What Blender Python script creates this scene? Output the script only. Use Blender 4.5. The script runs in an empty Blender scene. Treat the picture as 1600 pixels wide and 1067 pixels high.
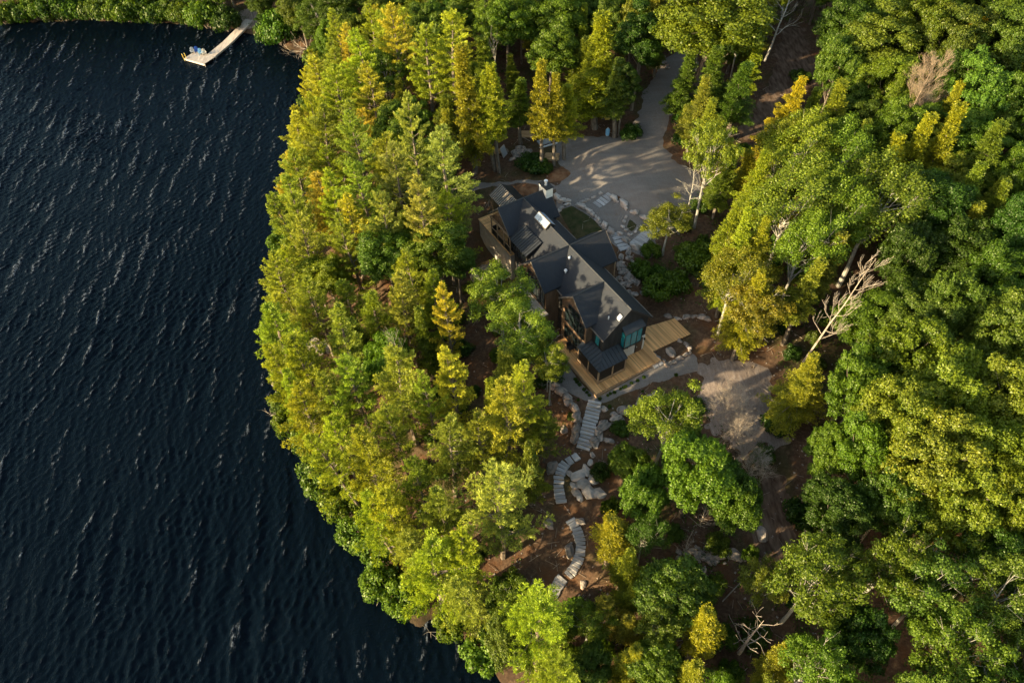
import bpy, math, random
import numpy as np
from mathutils import Vector, Matrix
R = math.radians
random.seed(7)
rng = np.random.default_rng(7)
SC = bpy.context.scene
COL = SC.collection

# ------------------------------------------------------------------ camera, sky, sun, exposure
PITCH, ROLL, FPX, CH = 0.8725, -0.0436, 1076.3, 66.0
fw = np.array([0, math.cos(PITCH), -math.sin(PITCH)])
up0 = np.array([0, math.sin(PITCH), math.cos(PITCH)])
rt0 = np.array([1.0, 0, 0])
rt = rt0*math.cos(ROLL) + up0*math.sin(ROLL)
up = -rt0*math.sin(ROLL) + up0*math.cos(ROLL)
cam_d = bpy.data.cameras.new('camera')
cam = bpy.data.objects.new('camera', cam_d)
COL.objects.link(cam)
M = Matrix(((rt[0], up[0], -fw[0], 0), (rt[1], up[1], -fw[1], 0), (rt[2], up[2], -fw[2], CH), (0, 0, 0, 1)))
cam.matrix_world = M
cam_d.sensor_width = 36
cam_d.lens = FPX*36/1600
cam_d.clip_start = 0.5
cam_d.clip_end = 3000
SC.camera = cam

SUN_EL = 14.0
SUN_DIR = np.array([-0.90, -0.43])            # towards the sun, in plan
SUN_DIR = SUN_DIR/np.linalg.norm(SUN_DIR)
to_sun = Vector((SUN_DIR[0]*math.cos(R(SUN_EL)), SUN_DIR[1]*math.cos(R(SUN_EL)), math.sin(R(SUN_EL))))
world = bpy.data.worlds.new('World')
SC.world = world
world.use_nodes = True
wn = world.node_tree
bg = wn.nodes['Background']
sky = wn.nodes.new('ShaderNodeTexSky')
sky.sky_type = 'NISHITA'
sky.sun_disc = False
sky.sun_elevation = R(SUN_EL)
sky.sun_rotation = math.atan2(SUN_DIR[0], SUN_DIR[1])
sky_tint = wn.nodes.new('ShaderNodeMix'); sky_tint.data_type = 'RGBA'; sky_tint.blend_type = 'MULTIPLY'; sky_tint.inputs[0].default_value = 1
sky_tint.inputs[7].default_value = (1.12, 1.0, .80, 1)        # even warm tint on the sky, offsets its blue fill light
wn.links.new(sky.outputs[0], sky_tint.inputs[6]); wn.links.new(sky_tint.outputs[2], bg.inputs[0])
bg.inputs[1].default_value = 0.15
sun_d = bpy.data.lights.new('sun', 'SUN')
sun_d.energy = 4.7
sun_d.angle = R(0.6)
sun_d.color = (1.0, 0.82, 0.50)
sun = bpy.data.objects.new('sun', sun_d)
COL.objects.link(sun)
sun.location = (-60, -40, 90)
sun.rotation_euler = to_sun.to_track_quat('Z', 'Y').to_euler()
SC.view_settings.view_transform = 'Standard'
SC.view_settings.look = 'None'
SC.view_settings.exposure = 1.75
SC.view_settings.gamma = 1
SC.view_settings.use_curve_mapping = False
SC.cycles.use_denoising = True
SC.cycles.max_bounces = 6
SC.cycles.diffuse_bounces = 3
SC.cycles.glossy_bounces = 2
SC.cycles.transmission_bounces = 3
SC.cycles.transparent_max_bounces = 6
SC.cycles.caustics_reflective = False
SC.cycles.caustics_refractive = False

# ------------------------------------------------------------------ coordinates
LAKE = -2.0
def ray(px, py):
    return fw + rt*(px-800)/FPX + up*(533.5-py)/FPX
def at(px, py, z):
    d = ray(px, py); t = (z-CH)/d[2]
    return np.array([d[0]*t, d[1]*t])
def pix(x, y, z):
    d = np.stack([np.asarray(x, float), np.asarray(y, float), np.asarray(z, float)-CH], -1)
    k = d@fw
    return 800+FPX*(d@rt)/k, 533.5-FPX*(d@up)/k, k
TH = -1.0705
HO = np.array([2.112, 66.376])
HU = np.array([math.cos(TH), math.sin(TH)])
HV = np.array([math.sin(TH), -math.cos(TH)])
def hw(u, v): return HO+u*HU+v*HV

def smooth(a, b, x):
    t = np.clip((x-a)/(b-a), 0, 1); return t*t*(3-2*t)

# smooth value noise for terrain and shapes
class VN:
    def __init__(s, seed): s.g = np.random.default_rng(seed).random((64, 64))
    def __call__(s, x, y):
        x = np.asarray(x, float); y = np.asarray(y, float)
        xi = np.floor(x).astype(int); yi = np.floor(y).astype(int)
        fx = x-xi; fy = y-yi; fx = fx*fx*(3-2*fx); fy = fy*fy*(3-2*fy)
        g = s.g; a = g[xi % 64, yi % 64]; b = g[(xi+1) % 64, yi % 64]; c = g[xi % 64, (yi+1) % 64]; d = g[(xi+1) % 64, (yi+1) % 64]
        return (a*(1-fx)+b*fx)*(1-fy)+(c*(1-fx)+d*fx)*fy
vn1, vn2, vn3 = VN(1), VN(2), VN(3)

def seg_dist(P, poly, closed=True):
    P = np.atleast_2d(P); best = np.full(len(P), 1e9)
    n = len(poly)
    for i in range(n if closed else n-1):
        a = poly[i]; b = poly[(i+1) % n]; ab = b-a
        t = np.clip(((P-a)@ab)/max(ab@ab, 1e-9), 0, 1)
        best = np.minimum(best, np.linalg.norm(P-(a+t[:, None]*ab), axis=1))
    return best
def inside(P, poly):
    P = np.atleast_2d(P); c = np.zeros(len(P), bool); n = len(poly); j = n-1
    for i in range(n):
        xi, yi = poly[i]; xj, yj = poly[j]
        m = ((yi > P[:, 1]) != (yj > P[:, 1])) & (P[:, 0] < (xj-xi)*(P[:, 1]-yi)/((yj-yi) if yj != yi else 1e-9)+xi)
        c ^= m; j = i
    return c
def sdist(P, poly):
    d = seg_dist(P, poly); return np.where(inside(P, poly), d, -d)

SHORE_PX = [(-60, 40), (0, 33), (60, 30), (150, 27), (270, 32), (330, 40), (385, 47), (430, 62), (470, 78), (505, 95), (520, 130), (500, 190), (478, 250),
            (470, 320), (462, 400), (456, 480), (452, 560), (462, 650), (505, 735), (560, 805), (600, 865), (618, 920), (655, 945), (705, 968),
            (760, 1005), (810, 1060), (870, 1130), (920, 1230)]
shore = [at(x, y, LAKE) for x, y in SHORE_PX]
shore = np.array([(-420.0, 200.0)] + [tuple(p) for p in shore] + [(30.0, -80.0), (400.0, -120.0), (600.0, 300.0), (500.0, 800.0), (-420.0, 800.0)])

CTRL = [(640, 640, 1.2), (560, 540, 0.5), (500, 300, 0), (560, 150, 1.5), (650, 300, 3.5), (700, 420, 3.2), (740, 500, 3.0), (700, 600, 2.2),
        (760, 700, 1.6), (830, 600, 3.8), (850, 680, 2.2), (860, 830, 0.8), (820, 900, 0.2), (900, 980, 0), (860, 935, 0.2), (893, 815, 1.2),
        (875, 780, 1.4), (885, 720, 2.3), (905, 705, 2.5), (925, 625, 4.9), (960, 600, 4.95), (1050, 570, 5), (1100, 530, 5.1), (1150, 600, 5),
        (1180, 700, 4), (1080, 700, 3.8), (1000, 680, 3.2), (960, 700, 2.6), (940, 760, 2), (1000, 850, 1.8), (1130, 870, 2.2), (1210, 800, 3),
        (1230, 900, 2.4), (1150, 1000, 1), (1000, 1050, 0), (1300, 1000, 2), (1500, 900, 3.5), (1300, 700, 5), (1500, 600, 6), (1250, 500, 6),
        (1100, 420, 7), (1050, 470, 5.6), (1020, 440, 6.8), (990, 400, 7.6), (930, 330, 8.3), (900, 350, 8), (885, 315, 8.4), (1000, 290, 9.2),
        (950, 240, 9.4), (1030, 150, 10), (1080, 80, 11), (1240, 70, 11), (1180, 180, 10), (850, 250, 8.4), (780, 240, 7.5), (760, 300, 7),
        (745, 335, 6.5), (755, 400, 4.2), (790, 460, 3.4), (830, 510, 3.8), (870, 570, 4.6), (700, 150, 7), (800, 100, 9), (900, 50, 11),
        (600, 40, 3), (1400, 300, 9), (1550, 400, 8), (1400, 100, 12), (1560, 50, 13), (390, 10, 0), (200, 5, 0), (850, 285, 8.3), (915, 612, 4.8),
        (880, 590, 4.6), (948, 600, 4.95), (1010, 580, 5.0)]
CW = np.array([at(x, y, z) for x, y, z in CTRL]); CZ = np.array([z for _, _, z in CTRL])
def ground(x, y):
    x = np.atleast_1d(np.asarray(x, float)); y = np.atleast_1d(np.asarray(y, float))
    P = np.stack([x.ravel(), y.ravel()], 1)
    out = np.empty(len(P))
    for s in range(0, len(P), 40000):
        q = P[s:s+40000]
        d2 = ((q[:, None, :]-CW[None])**2).sum(-1)
        w = 1/(d2+3.0)**1.7
        idw = (w*CZ).sum(1)/w.sum(1)
        sd = sdist(q, shore)
        k = smooth(-0.5, 16, sd)
        z = (LAKE+0.7)*(1-k)+idw*k
        z = z+(vn1(q[:, 0]/6+20, q[:, 1]/6+20)-.5)*0.7*smooth(3, 12, sd)*(1-smooth(16, 8, np.hypot(q[:, 0]-10, q[:, 1]-55)))
        z = z+(vn2(q[:, 0]/1.3+50, q[:, 1]/1.3+50)-.5)*0.16
        z = np.where(sd < 1.5, LAKE+0.3+sd*0.28+(vn2(q[:, 0]/1.7, q[:, 1]/1.7)-.5)*0.5, z)
        z = np.where((sd >= 1.5) & (sd < 5), (LAKE+0.72)*(1-smooth(1.5, 5, sd))+z*smooth(1.5, 5, sd), z)
        z = np.maximum(z, LAKE-7)
        r = q-HO; u = r@HU; v = r@HV
        deck = np.minimum(np.minimum(u-16.0, 24.2-u), np.minimum(v+9.3, 5.9-v))
        z = np.where((deck > 0), np.minimum(z, 5.02), z)
        out[s:s+40000] = z
    return out.reshape(x.shape)
def g1(x, y): return float(ground(x, y)[0])
def on_ground(px, py, dz=0.0):
    z = 4.0
    for _ in range(12):
        p = at(px, py, z+dz); z = 0.5*z+0.5*g1(p[0], p[1])
    p = at(px, py, z+dz)
    return np.array([p[0], p[1], g1(p[0], p[1])])
def pxpoly(l, z=None):
    return np.array([on_ground(x, y)[:2] for x, y in l])

# ------------------------------------------------------------------ tags and meshes
def tag(o, label=None, cat=None, group=None, kind=None):
    if label: o['label'] = label
    if cat: o['category'] = cat
    if group: o['group'] = group
    if kind: o['kind'] = kind
    return o
def empty(name, loc, rz=0.0):
    o = bpy.data.objects.new(name, None); COL.objects.link(o)
    o.empty_display_size = 0.3
    o.location = loc; o.rotation_euler = (0, 0, rz); return o
def link(name, me, parent=None, loc=None, rot=None, scale=None):
    o = bpy.data.objects.new(name, me); COL.objects.link(o)
    if parent: o.parent = parent
    if loc is not None: o.location = loc
    if rot is not None: o.rotation_euler = rot
    if scale is not None: o.scale = scale
    return o
def np_mesh(name, V, F, mat, attr=None, smoothf=False):
    """V (n,3), F (m,k) with constant k"""
    me = bpy.data.meshes.new(name)
    V = np.ascontiguousarray(V, dtype=np.float32); F = np.ascontiguousarray(F, dtype=np.int32)
    m, k = F.shape
    me.vertices.add(len(V)); me.vertices.foreach_set('co', V.ravel())
    me.loops.add(m*k); me.loops.foreach_set('vertex_index', F.ravel())
    me.polygons.add(m)
    me.polygons.foreach_set('loop_start', np.arange(0, m*k, k, dtype=np.int32))
    if attr is not None:
        a = me.attributes.new('v', 'FLOAT', 'FACE'); a.data.foreach_set('value', np.asarray(attr, dtype=np.float32))
    me.update(calc_edges=True)
    me.validate()
    if smoothf: me.polygons.foreach_set('use_smooth', np.ones(len(me.polygons), dtype=bool))
    if mat: me.materials.append(mat)
    return me
class MB:
    def __init__(s): s.v = []; s.f = []
    def add(s, vs, fs):
        o = len(s.v); s.v += [tuple(map(float, p)) for p in vs]; s.f += [tuple(i+o for i in f) for f in fs]; return s
    def box(s, x0, x1, y0, y1, z0, z1):
        x0, x1 = sorted((x0, x1)); y0, y1 = sorted((y0, y1)); z0, z1 = sorted((z0, z1))
        vs = [(x0, y0, z0), (x1, y0, z0), (x1, y1, z0), (x0, y1, z0), (x0, y0, z1), (x1, y0, z1), (x1, y1, z1), (x0, y1, z1)]
        return s.add(vs, [(0, 3, 2, 1), (4, 5, 6, 7), (0, 1, 5, 4), (1, 2, 6, 5), (2, 3, 7, 6), (3, 0, 4, 7)])
    def hull8(s, a, b):      # two quads of 4 points, a below b
        return s.add(list(a)+list(b), [(0, 3, 2, 1), (4, 5, 6, 7), (0, 1, 5, 4), (1, 2, 6, 5), (2, 3, 7, 6), (3, 0, 4, 7)])
    def prism(s, poly, d):   # closed polygon (3d points) extruded by vector d
        n = len(poly); d = np.array(d, float)
        vs = [tuple(p) for p in poly]+[tuple(np.array(p, float)+d) for p in poly]
        fs = [tuple(range(n))[::-1], tuple(range(n, 2*n))]+[(i, (i+1) % n, (i+1) % n+n, i+n) for i in range(n)]
        return s.add(vs, fs)
    def tube(s, pts, rad, n=6, caps=True):
        pts = [np.array(p, float) for p in pts]
        if np.isscalar(rad): rad = [rad]*len(pts)
        o = len(s.v)
        for i, p in enumerate(pts):
            t = pts[min(i+1, len(pts)-1)]-pts[max(i-1, 0)]; t = t/(np.linalg.norm(t)+1e-9)
            a = np.cross(t, (0, 0, 1) if abs(t[2]) < .9 else (1, 0, 0)); a /= np.linalg.norm(a); b = np.cross(t, a)
            for k in range(n):
                w = 2*math.pi*k/n; s.v.append(tuple(p+rad[i]*(math.cos(w)*a+math.sin(w)*b)))
        for i in range(len(pts)-1):
            for k in range(n):
                s.f.append((o+i*n+k, o+i*n+(k+1) % n, o+(i+1)*n+(k+1) % n, o+(i+1)*n+k))
        if caps:
            s.f.append(tuple(o+k for k in range(n))[::-1]); s.f.append(tuple(o+(len(pts)-1)*n+k for k in range(n)))
        return s
    def mesh(s, name, mat, smoothf=False):
        me = bpy.data.meshes.new(name); me.from_pydata(s.v, [], s.f); me.update()
        if smoothf: me.polygons.foreach_set('use_smooth', [True]*len(me.polygons))
        if mat: me.materials.append(mat)
        return me
    def build(s, name, mat, parent=None, smoothf=False): return link(name, s.mesh(name, mat, smoothf), parent)

# ------------------------------------------------------------------ materials
def mat(name, col, rough=0.8, spec=0.3, metal=0.0):
    m = bpy.data.materials.new(name); m.use_nodes = True
    b = m.node_tree.nodes['Principled BSDF']
    b.inputs['Base Color'].default_value = (*col, 1); b.inputs['Roughness'].default_value = rough
    b.inputs['Specular IOR Level'].default_value = spec; b.inputs['Metallic'].default_value = metal
    m.diffuse_color = (*col, 1)
    return m
def N(m, t, **kw):
    n = m.node_tree.nodes.new(t)
    for k, v in kw.items():
        if k in n.inputs: n.inputs[k].default_value = v
        else: setattr(n, k, v)
    return n
def L(m, a, b): m.node_tree.links.new(a, b)
def coords(m, scale=(1, 1, 1), rot=(0, 0, 0), obj=True):
    t = N(m, 'ShaderNodeTexCoord'); mp = N(m, 'ShaderNodeMapping')
    mp.inputs['Scale'].default_value = scale; mp.inputs['Rotation'].default_value = rot
    if obj: L(m, t.outputs['Object'], mp.inputs['Vector'])
    else:
        g = N(m, 'ShaderNodeNewGeometry'); L(m, g.outputs['Position'], mp.inputs['Vector'])
    return mp.outputs[0]
def noise(m, vec, scale, detail=4, rough=0.55, dist=0.0):
    n = N(m, 'ShaderNodeTexNoise'); n.inputs['Scale'].default_value = scale; n.inputs['Detail'].default_value = detail
    n.inputs['Roughness'].default_value = rough; n.inputs['Distortion'].default_value = dist
    L(m, vec, n.inputs['Vector']); return n.outputs['Fac']
def ramp(m, fac, stops):
    r = N(m, 'ShaderNodeValToRGB'); e = r.color_ramp.elements
    while len(e) < len(stops): e.new(0.5)
    for i, (p, c) in enumerate(stops):
        e[i].position = p; e[i].color = (*c, 1) if len(c) == 3 else c
    L(m, fac, r.inputs[0]); return r.outputs[0]
def mixc(m, fac, a, b, mode='MIX'):
    n = N(m, 'ShaderNodeMix', data_type='RGBA', blend_type=mode)
    for s, v in ((n.inputs[0], fac), (n.inputs[6], a), (n.inputs[7], b)):
        if hasattr(v, 'links') or isinstance(v, bpy.types.NodeSocket): L(m, v, s)
        else: s.default_value = v if np.isscalar(v) else (*v, 1)
    return n.outputs[2]
def bump(m, h, strength, dist, b):
    n = N(m, 'ShaderNodeBump'); n.inputs['Strength'].default_value = strength; n.inputs['Distance'].default_value = dist
    L(m, h, n.inputs['Height']); L(m, n.outputs[0], b.inputs['Normal'])
def bsdf(m): return m.node_tree.nodes['Principled BSDF']
def two_tone(name, c1, c2, scale, rough=.85, spec=.25, obj=True, bmp=(0.4, .03), detail=5, lo=.35, hi=.65, stretch=(1, 1, 1), objvar=0.0, scale2=None, c3=None):
    m = mat(name, c1, rough, spec); v = coords(m, stretch, obj=obj)
    f = noise(m, v, scale, detail)
    c = ramp(m, f, [(lo, c1), (hi, c2)])
    if c3 is not None:
        f2 = noise(m, v, scale2, 4); c = mixc(m, ramp(m, f2, [(.45, (0, 0, 0)), (.62, (1, 1, 1))]), c, c3)
    if objvar:
        oi = N(m, 'ShaderNodeObjectInfo'); g = ramp(m, oi.outputs['Random'], [(0, (1-objvar,)*3), (1, (1+objvar,)*3)])
        c = mixc(m, 1.0, c, g, 'MULTIPLY')
    L(m, c, bsdf(m).inputs['Base Color'])
    if bmp: bump(m, f, bmp[0], bmp[1], bsdf(m))
    return m

def leaf_material(name, dark, light, trans=0.35):
    m = bpy.data.materials.new(name); m.use_nodes = True; nt = m.node_tree; nt.nodes.clear()
    out = N(m, 'ShaderNodeOutputMaterial')
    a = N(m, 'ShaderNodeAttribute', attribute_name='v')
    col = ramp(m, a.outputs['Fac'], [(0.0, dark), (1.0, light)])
    oi = N(m, 'ShaderNodeObjectInfo')
    col = mixc(m, 1.0, col, oi.outputs['Color'], 'MULTIPLY')
    d = N(m, 'ShaderNodeBsdfDiffuse'); t = N(m, 'ShaderNodeBsdfTranslucent'); g = N(m, 'ShaderNodeBsdfGlossy')
    g.inputs['Roughness'].default_value = 0.45; g.inputs['Color'].default_value = (.6, .6, .5, 1)
    L(m, col, d.inputs[0]); tc = mixc(m, 1.0, col, (1.15, 1.1, .55), 'MULTIPLY'); L(m, tc, t.inputs[0])
    m1 = N(m, 'ShaderNodeMixShader'); m1.inputs[0].default_value = trans; L(m, d.outputs[0], m1.inputs[1]); L(m, t.outputs[0], m1.inputs[2])
    m2 = N(m, 'ShaderNodeMixShader'); m2.inputs[0].default_value = 0.03; L(m, m1.outputs[0], m2.inputs[1]); L(m, g.outputs[0], m2.inputs[2])
    L(m, m2.outputs[0], out.inputs[0])
    m.diffuse_color = (*light, 1)
    return m
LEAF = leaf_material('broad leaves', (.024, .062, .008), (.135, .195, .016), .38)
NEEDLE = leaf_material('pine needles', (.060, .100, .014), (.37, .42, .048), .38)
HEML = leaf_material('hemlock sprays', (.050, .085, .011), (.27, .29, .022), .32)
BARK = two_tone('grey brown bark', (.10, .075, .055), (.20, .165, .13), 6, bmp=(.6, .04), stretch=(1, 1, .3))
BARKW = two_tone('pale birch bark', (.20, .185, .155), (.34, .315, .27), 3, bmp=(.3, .02), lo=.3, hi=.6)
BARKD = two_tone('weathered dead wood', (.20, .165, .13), (.36, .30, .24), 3, bmp=(.5, .03))
BARKR = two_tone('reddish bare twigs', (.20, .145, .095), (.32, .245, .17), 2, bmp=None)
PINK = two_tone('pale bare brush twigs', (.28, .22, .17), (.42, .35, .28), 2, bmp=None)

# ground
gm = mat('forest floor', (.08, .045, .03), .95, .1)
v = coords(gm, obj=False)
f1 = noise(gm, v, 0.16, 4); f2 = noise(gm, v, 2.6, 6, .7); f3 = noise(gm, v, 0.45, 5, .6)
c = ramp(gm, f2, [(.3, (.055, .034, .022)), (.5, (.10, .060, .038)), (.72, (.18, .115, .072))])
c = mixc(gm, ramp(gm, f3, [(.5, (0, 0, 0)), (.66, (1, 1, 1))]), c, (.115, .056, .028))
c = mixc(gm, ramp(gm, f1, [(.52, (0, 0, 0)), (.62, (.5, .5, .5))]), c, (.045, .055, .018))
geo = N(gm, 'ShaderNodeNewGeometry'); sx = N(gm, 'ShaderNodeSeparateXYZ'); L(gm, geo.outputs['Position'], sx.inputs[0])
wet = N(gm, 'ShaderNodeMapRange'); L(gm, sx.outputs['Z'], wet.inputs[0]); wet.inputs[1].default_value = LAKE-1.0; wet.inputs[2].default_value = LAKE+.9
wet.inputs[3].default_value = 1; wet.inputs[4].default_value = 0
c = mixc(gm, wet.outputs[0], c, (.026, .020, .012))
L(gm, c, bsdf(gm).inputs['Base Color']); bump(gm, f2, .7, .12, bsdf(gm))
gravel = mat('grey gravel', (.2, .19, .18), .95, .15)
v = coords(gravel, obj=False)
f = noise(gravel, v, 5, 8, .8); fb = noise(gravel, v, .22, 4); ft = noise(gravel, coords(gravel, (.25, 1.6, 1), (0, 0, 1.0), obj=False), 1.0, 4)
c = ramp(gravel, f, [(.25, (.125, .11, .10)), (.55, (.19, .17, .158)), (.8, (.28, .25, .235))])
c = mixc(gravel, ramp(gravel, fb, [(.4, (0, 0, 0)), (.7, (.45, .45, .45))]), c, (.20, .15, .12))
c = mixc(gravel, ramp(gravel, ft, [(.45, (0, 0, 0)), (.7, (.35, .35, .35))]), c, (.27, .24, .22))
fw_ = N(gravel, 'ShaderNodeTexWave', wave_type='BANDS'); fw_.inputs['Scale'].default_value = .55; fw_.inputs['Distortion'].default_value = 7; fw_.inputs['Detail'].default_value = 3; fw_.inputs['Detail Scale'].default_value = .4
L(gravel, coords(gravel, (1, .3, 1), (0, 0, R(-25)), obj=False), fw_.inputs['Vector'])
c = mixc(gravel, ramp(gravel, fw_.outputs['Fac'], [(.55, (0, 0, 0)), (.8, (.32, .32, .32)), (.9, (0, 0, 0))]), c, (.12, .105, .095))
fn_ = noise(gravel, v, 1.4, 8, .8)
c = mixc(gravel, ramp(gravel, fn_, [(.56, (0, 0, 0)), (.66, (.6, .6, .6))]), c, (.15, .10, .07))
L(gravel, c, bsdf(gravel).inputs['Base Color']); bump(gravel, f, .3, .02, bsdf(gravel))
lawn = two_tone('short dark lawn', (.028, .038, .012), (.075, .06, .028), 1.2, .95, .1, obj=False, bmp=(.8, .08), detail=8)
soil = mat('brushed bare soil', (.2, .15, .12), .95, .1)
v = coords(soil, (1, .18, 1), (0, 0, R(20)), obj=False); v2 = coords(soil, obj=False)
f = noise(soil, v, 3.2, 6, .7, .6); f2 = noise(soil, v2, 7, 6, .8)
c = ramp(soil, f, [(.34, (.17, .125, .10)), (.55, (.28, .22, .185)), (.72, (.42, .35, .31))])
c = mixc(soil, .45, c, ramp(soil, f2, [(.35, (.10, .065, .05)), (.7, (.34, .28, .24))]))
L(soil, c, bsdf(soil).inputs['Base Color']); bump(soil, f, .6, .1, bsdf(soil))
brown_soil = two_tone('brown wheel worn earth', (.075, .045, .03), (.19, .13, .095), 2.2, .95, .1, obj=False, bmp=(.6, .08), detail=8, stretch=(1, .25, 1))
mound = two_tone('reddish earth', (.13, .06, .03), (.22, .12, .065), 1.6, .95, .1, obj=False, bmp=(.7, .1), detail=8)
stone = two_tone('split granite', (.13, .115, .10), (.36, .31, .275), 1.1, .85, .3, bmp=(.8, .08), detail=8, objvar=.28, c3=(.40, .28, .22), scale2=.7)
stone_pale = two_tone('pale split granite block', (.26, .235, .215), (.52, .465, .425), 1.1, .85, .3, bmp=(.8, .08), detail=8, objvar=.25, c3=(.46, .34, .27), scale2=.7)
steps_m = two_tone('sawn grey granite tread', (.31, .295, .295), (.43, .405, .40), 1.4, .8, .3, bmp=(.3, .02), detail=6, objvar=.2)
concrete = two_tone('board formed concrete', (.34, .30, .26), (.46, .41, .36), 1.4, .85, .25, bmp=(.25, .02), detail=8)
shingle = mat('charcoal shingles', (.03, .032, .036), .72, .35)
v = coords(shingle)
br = N(shingle, 'ShaderNodeTexBrick'); br.inputs['Scale'].default_value = 1; br.inputs['Brick Width'].default_value = .34; br.inputs['Row Height'].default_value = .15
br.inputs['Mortar Size'].default_value = .008; br.inputs['Color1'].default_value = (.92, .92, .92, 1); br.inputs['Color2'].default_value = (1.12, 1.12, 1.12, 1); br.inputs['Mortar'].default_value = (.6, .6, .6, 1)
L(shingle, v, br.inputs['Vector'])
f = noise(shingle, v, 14, 5, .7); fl = noise(shingle, v, .5, 4)
c = ramp(shingle, f, [(.3, (.010, .013, .020)), (.7, (.021, .024, .032))])
c = mixc(shingle, ramp(shingle, fl, [(.35, (0, 0, 0)), (.75, (.5, .5, .5))]), c, (.026, .025, .026))
c = mixc(shingle, 1.0, c, br.outputs['Color'], 'MULTIPLY')
fd = noise(shingle, coords(shingle, (1, .35, 1)), 1.1, 8, .8)
c = mixc(shingle, ramp(shingle, fd, [(.58, (0, 0, 0)), (.70, (.55, .55, .55))]), c, (.075, .048, .03))
L(shingle, c, bsdf(shingle).inputs['Base Color']); bump(shingle, f, .4, .03, bsdf(shingle))
metal_roof = two_tone('dark standing seam metal', (.014, .016, .02), (.024, .026, .03), .8, .42, .5, bmp=None)
rib_metal = mat('black steel trim', (.02, .02, .022), .45, .5)
shed_metal = two_tone('weathered galvanised sheet', (.26, .22, .18), (.38, .33, .28), 1.2, .45, .5, bmp=None)
black_wall = two_tone('black stained siding', (.022, .020, .020), (.045, .040, .037), 3, .7, .3, bmp=(.3, .02), stretch=(1, 1, .15))
brown_wall = two_tone('brown stained siding', (.10, .062, .038), (.16, .10, .065), 3, .75, .25, bmp=(.3, .02), stretch=(1, 1, .15))
wood = two_tone('cedar framing', (.26, .165, .095), (.40, .27, .165), 3, .7, .3, bmp=(.3, .01), stretch=(.2, 1, 1))
board = two_tone('oiled cedar deck board', (.52, .265, .10), (.78, .435, .18), 2.2, .6, .35, bmp=(.3, .01), stretch=(.15, 2, 1), objvar=.26)
weath = two_tone('weathered grey planking', (.36, .30, .255), (.52, .45, .39), 2.5, .75, .3, bmp=(.3, .01), stretch=(1, .2, 1))
white_p = two_tone('warm white render', (.66, .62, .56), (.76, .72, .66), 3, .7, .3, bmp=(.2, .01))
glass = mat('dark window glass', (.012, .018, .02), .08, .8)
teal = mat('teal window glass', (.02, .20, .23), .15, .7)  # even teal base colour of the panes
glassw = mat('bright skylight glass', (.30, .36, .44), .12, .9)
steelw = mat('pale galvanised pipe', (.62, .63, .66), .35, .6, .3)
black = mat('black powder coat', (.012, .012, .013), .5, .4)
blue = mat('royal blue plastic', (.012, .07, .34), .4, .5)
lblue = mat('pale blue plastic', (.20, .42, .62), .4, .5)
cream = mat('cream painted wood', (.62, .55, .45), .6, .3)
greyp = mat('grey painted metal', (.34, .35, .36), .5, .4)
yellowp = mat('yellow painted metal', (.55, .40, .08), .5, .4)
lumber = two_tone('fresh sawn lumber', (.36, .22, .11), (.52, .35, .19), 4, .8, .2, bmp=(.3, .01), stretch=(.2, 1, 1), objvar=.2)

# water
wm = bpy.data.materials.new('dark lake water'); wm.use_nodes = True; nt = wm.node_tree; nt.nodes.clear()
out = N(wm, 'ShaderNodeOutputMaterial')
vw = coords(wm, (1, 1, 1), (0, 0, R(8)), obj=False)
w1 = noise(wm, coords(wm, (1, .28, 1), (0, 0, R(10)), obj=False), 1.15, 3, .5, .9)
w2 = noise(wm, coords(wm, (1.2, .50, 1), (0, 0, R(-24)), obj=False), 2.6, 4, .65, .4)
w3 = noise(wm, coords(wm, (1, .6, 1), (0, 0, R(-10)), obj=False), 6.5, 2, .6, .2)
def mth(op, a_, b_=None):
    n_ = N(wm, 'ShaderNodeMath', operation=op)
    for i_, q_ in enumerate((a_, b_)):
        if q_ is None: continue
        if isinstance(q_, bpy.types.NodeSocket): L(wm, q_, n_.inputs[i_])
        else: n_.inputs[i_].default_value = q_
    return n_.outputs[0]
w1 = mth('SUBTRACT', 1.0, mth('POWER', mth('ABSOLUTE', mth('SUBTRACT', mth('MULTIPLY', w1, 2.0), 1.0)), .8))
w2 = mth('SUBTRACT', 1.0, mth('ABSOLUTE', mth('SUBTRACT', mth('MULTIPLY', w2, 2.0), 1.0)))
gust = noise(wm, coords(wm, (1, .5, 1), obj=False), .07, 3)
w2 = mth('MULTIPLY', w2, mth('ADD', .35, mth('MULTIPLY', gust, 1.3)))
ad = N(wm, 'ShaderNodeMath', operation='MULTIPLY_ADD'); L(wm, w2, ad.inputs[0]); ad.inputs[1].default_value = .42; 
w1p = N(wm, 'ShaderNodeMath', operation='MULTIPLY'); L(wm, w1, w1p.inputs[0]); w1p.inputs[1].default_value = .42; L(wm, w1p.outputs[0], ad.inputs[2])
ad2 = N(wm, 'ShaderNodeMath', operation='MULTIPLY_ADD'); L(wm, w3, ad2.inputs[0]); ad2.inputs[1].default_value = .07; L(wm, ad.outputs[0], ad2.inputs[2])
bp = N(wm, 'ShaderNodeBump'); bp.inputs['Strength'].default_value = 1.0; bp.inputs['Distance'].default_value = .12; L(wm, ad2.outputs[0], bp.inputs['Height'])
gl = N(wm, 'ShaderNodeBsdfGlossy'); gl.inputs['Roughness'].default_value = .06; gl.inputs['Color'].default_value = (.155, .20, .255, 1); L(wm, bp.outputs[0], gl.inputs['Normal'])
dif = N(wm, 'ShaderNodeBsdfDiffuse'); dif.inputs[0].default_value = (.002, .006, .011, 1)
tr = N(wm, 'ShaderNodeBsdfTransparent'); tr.inputs[0].default_value = (.42, .30, .18, 1)
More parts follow.
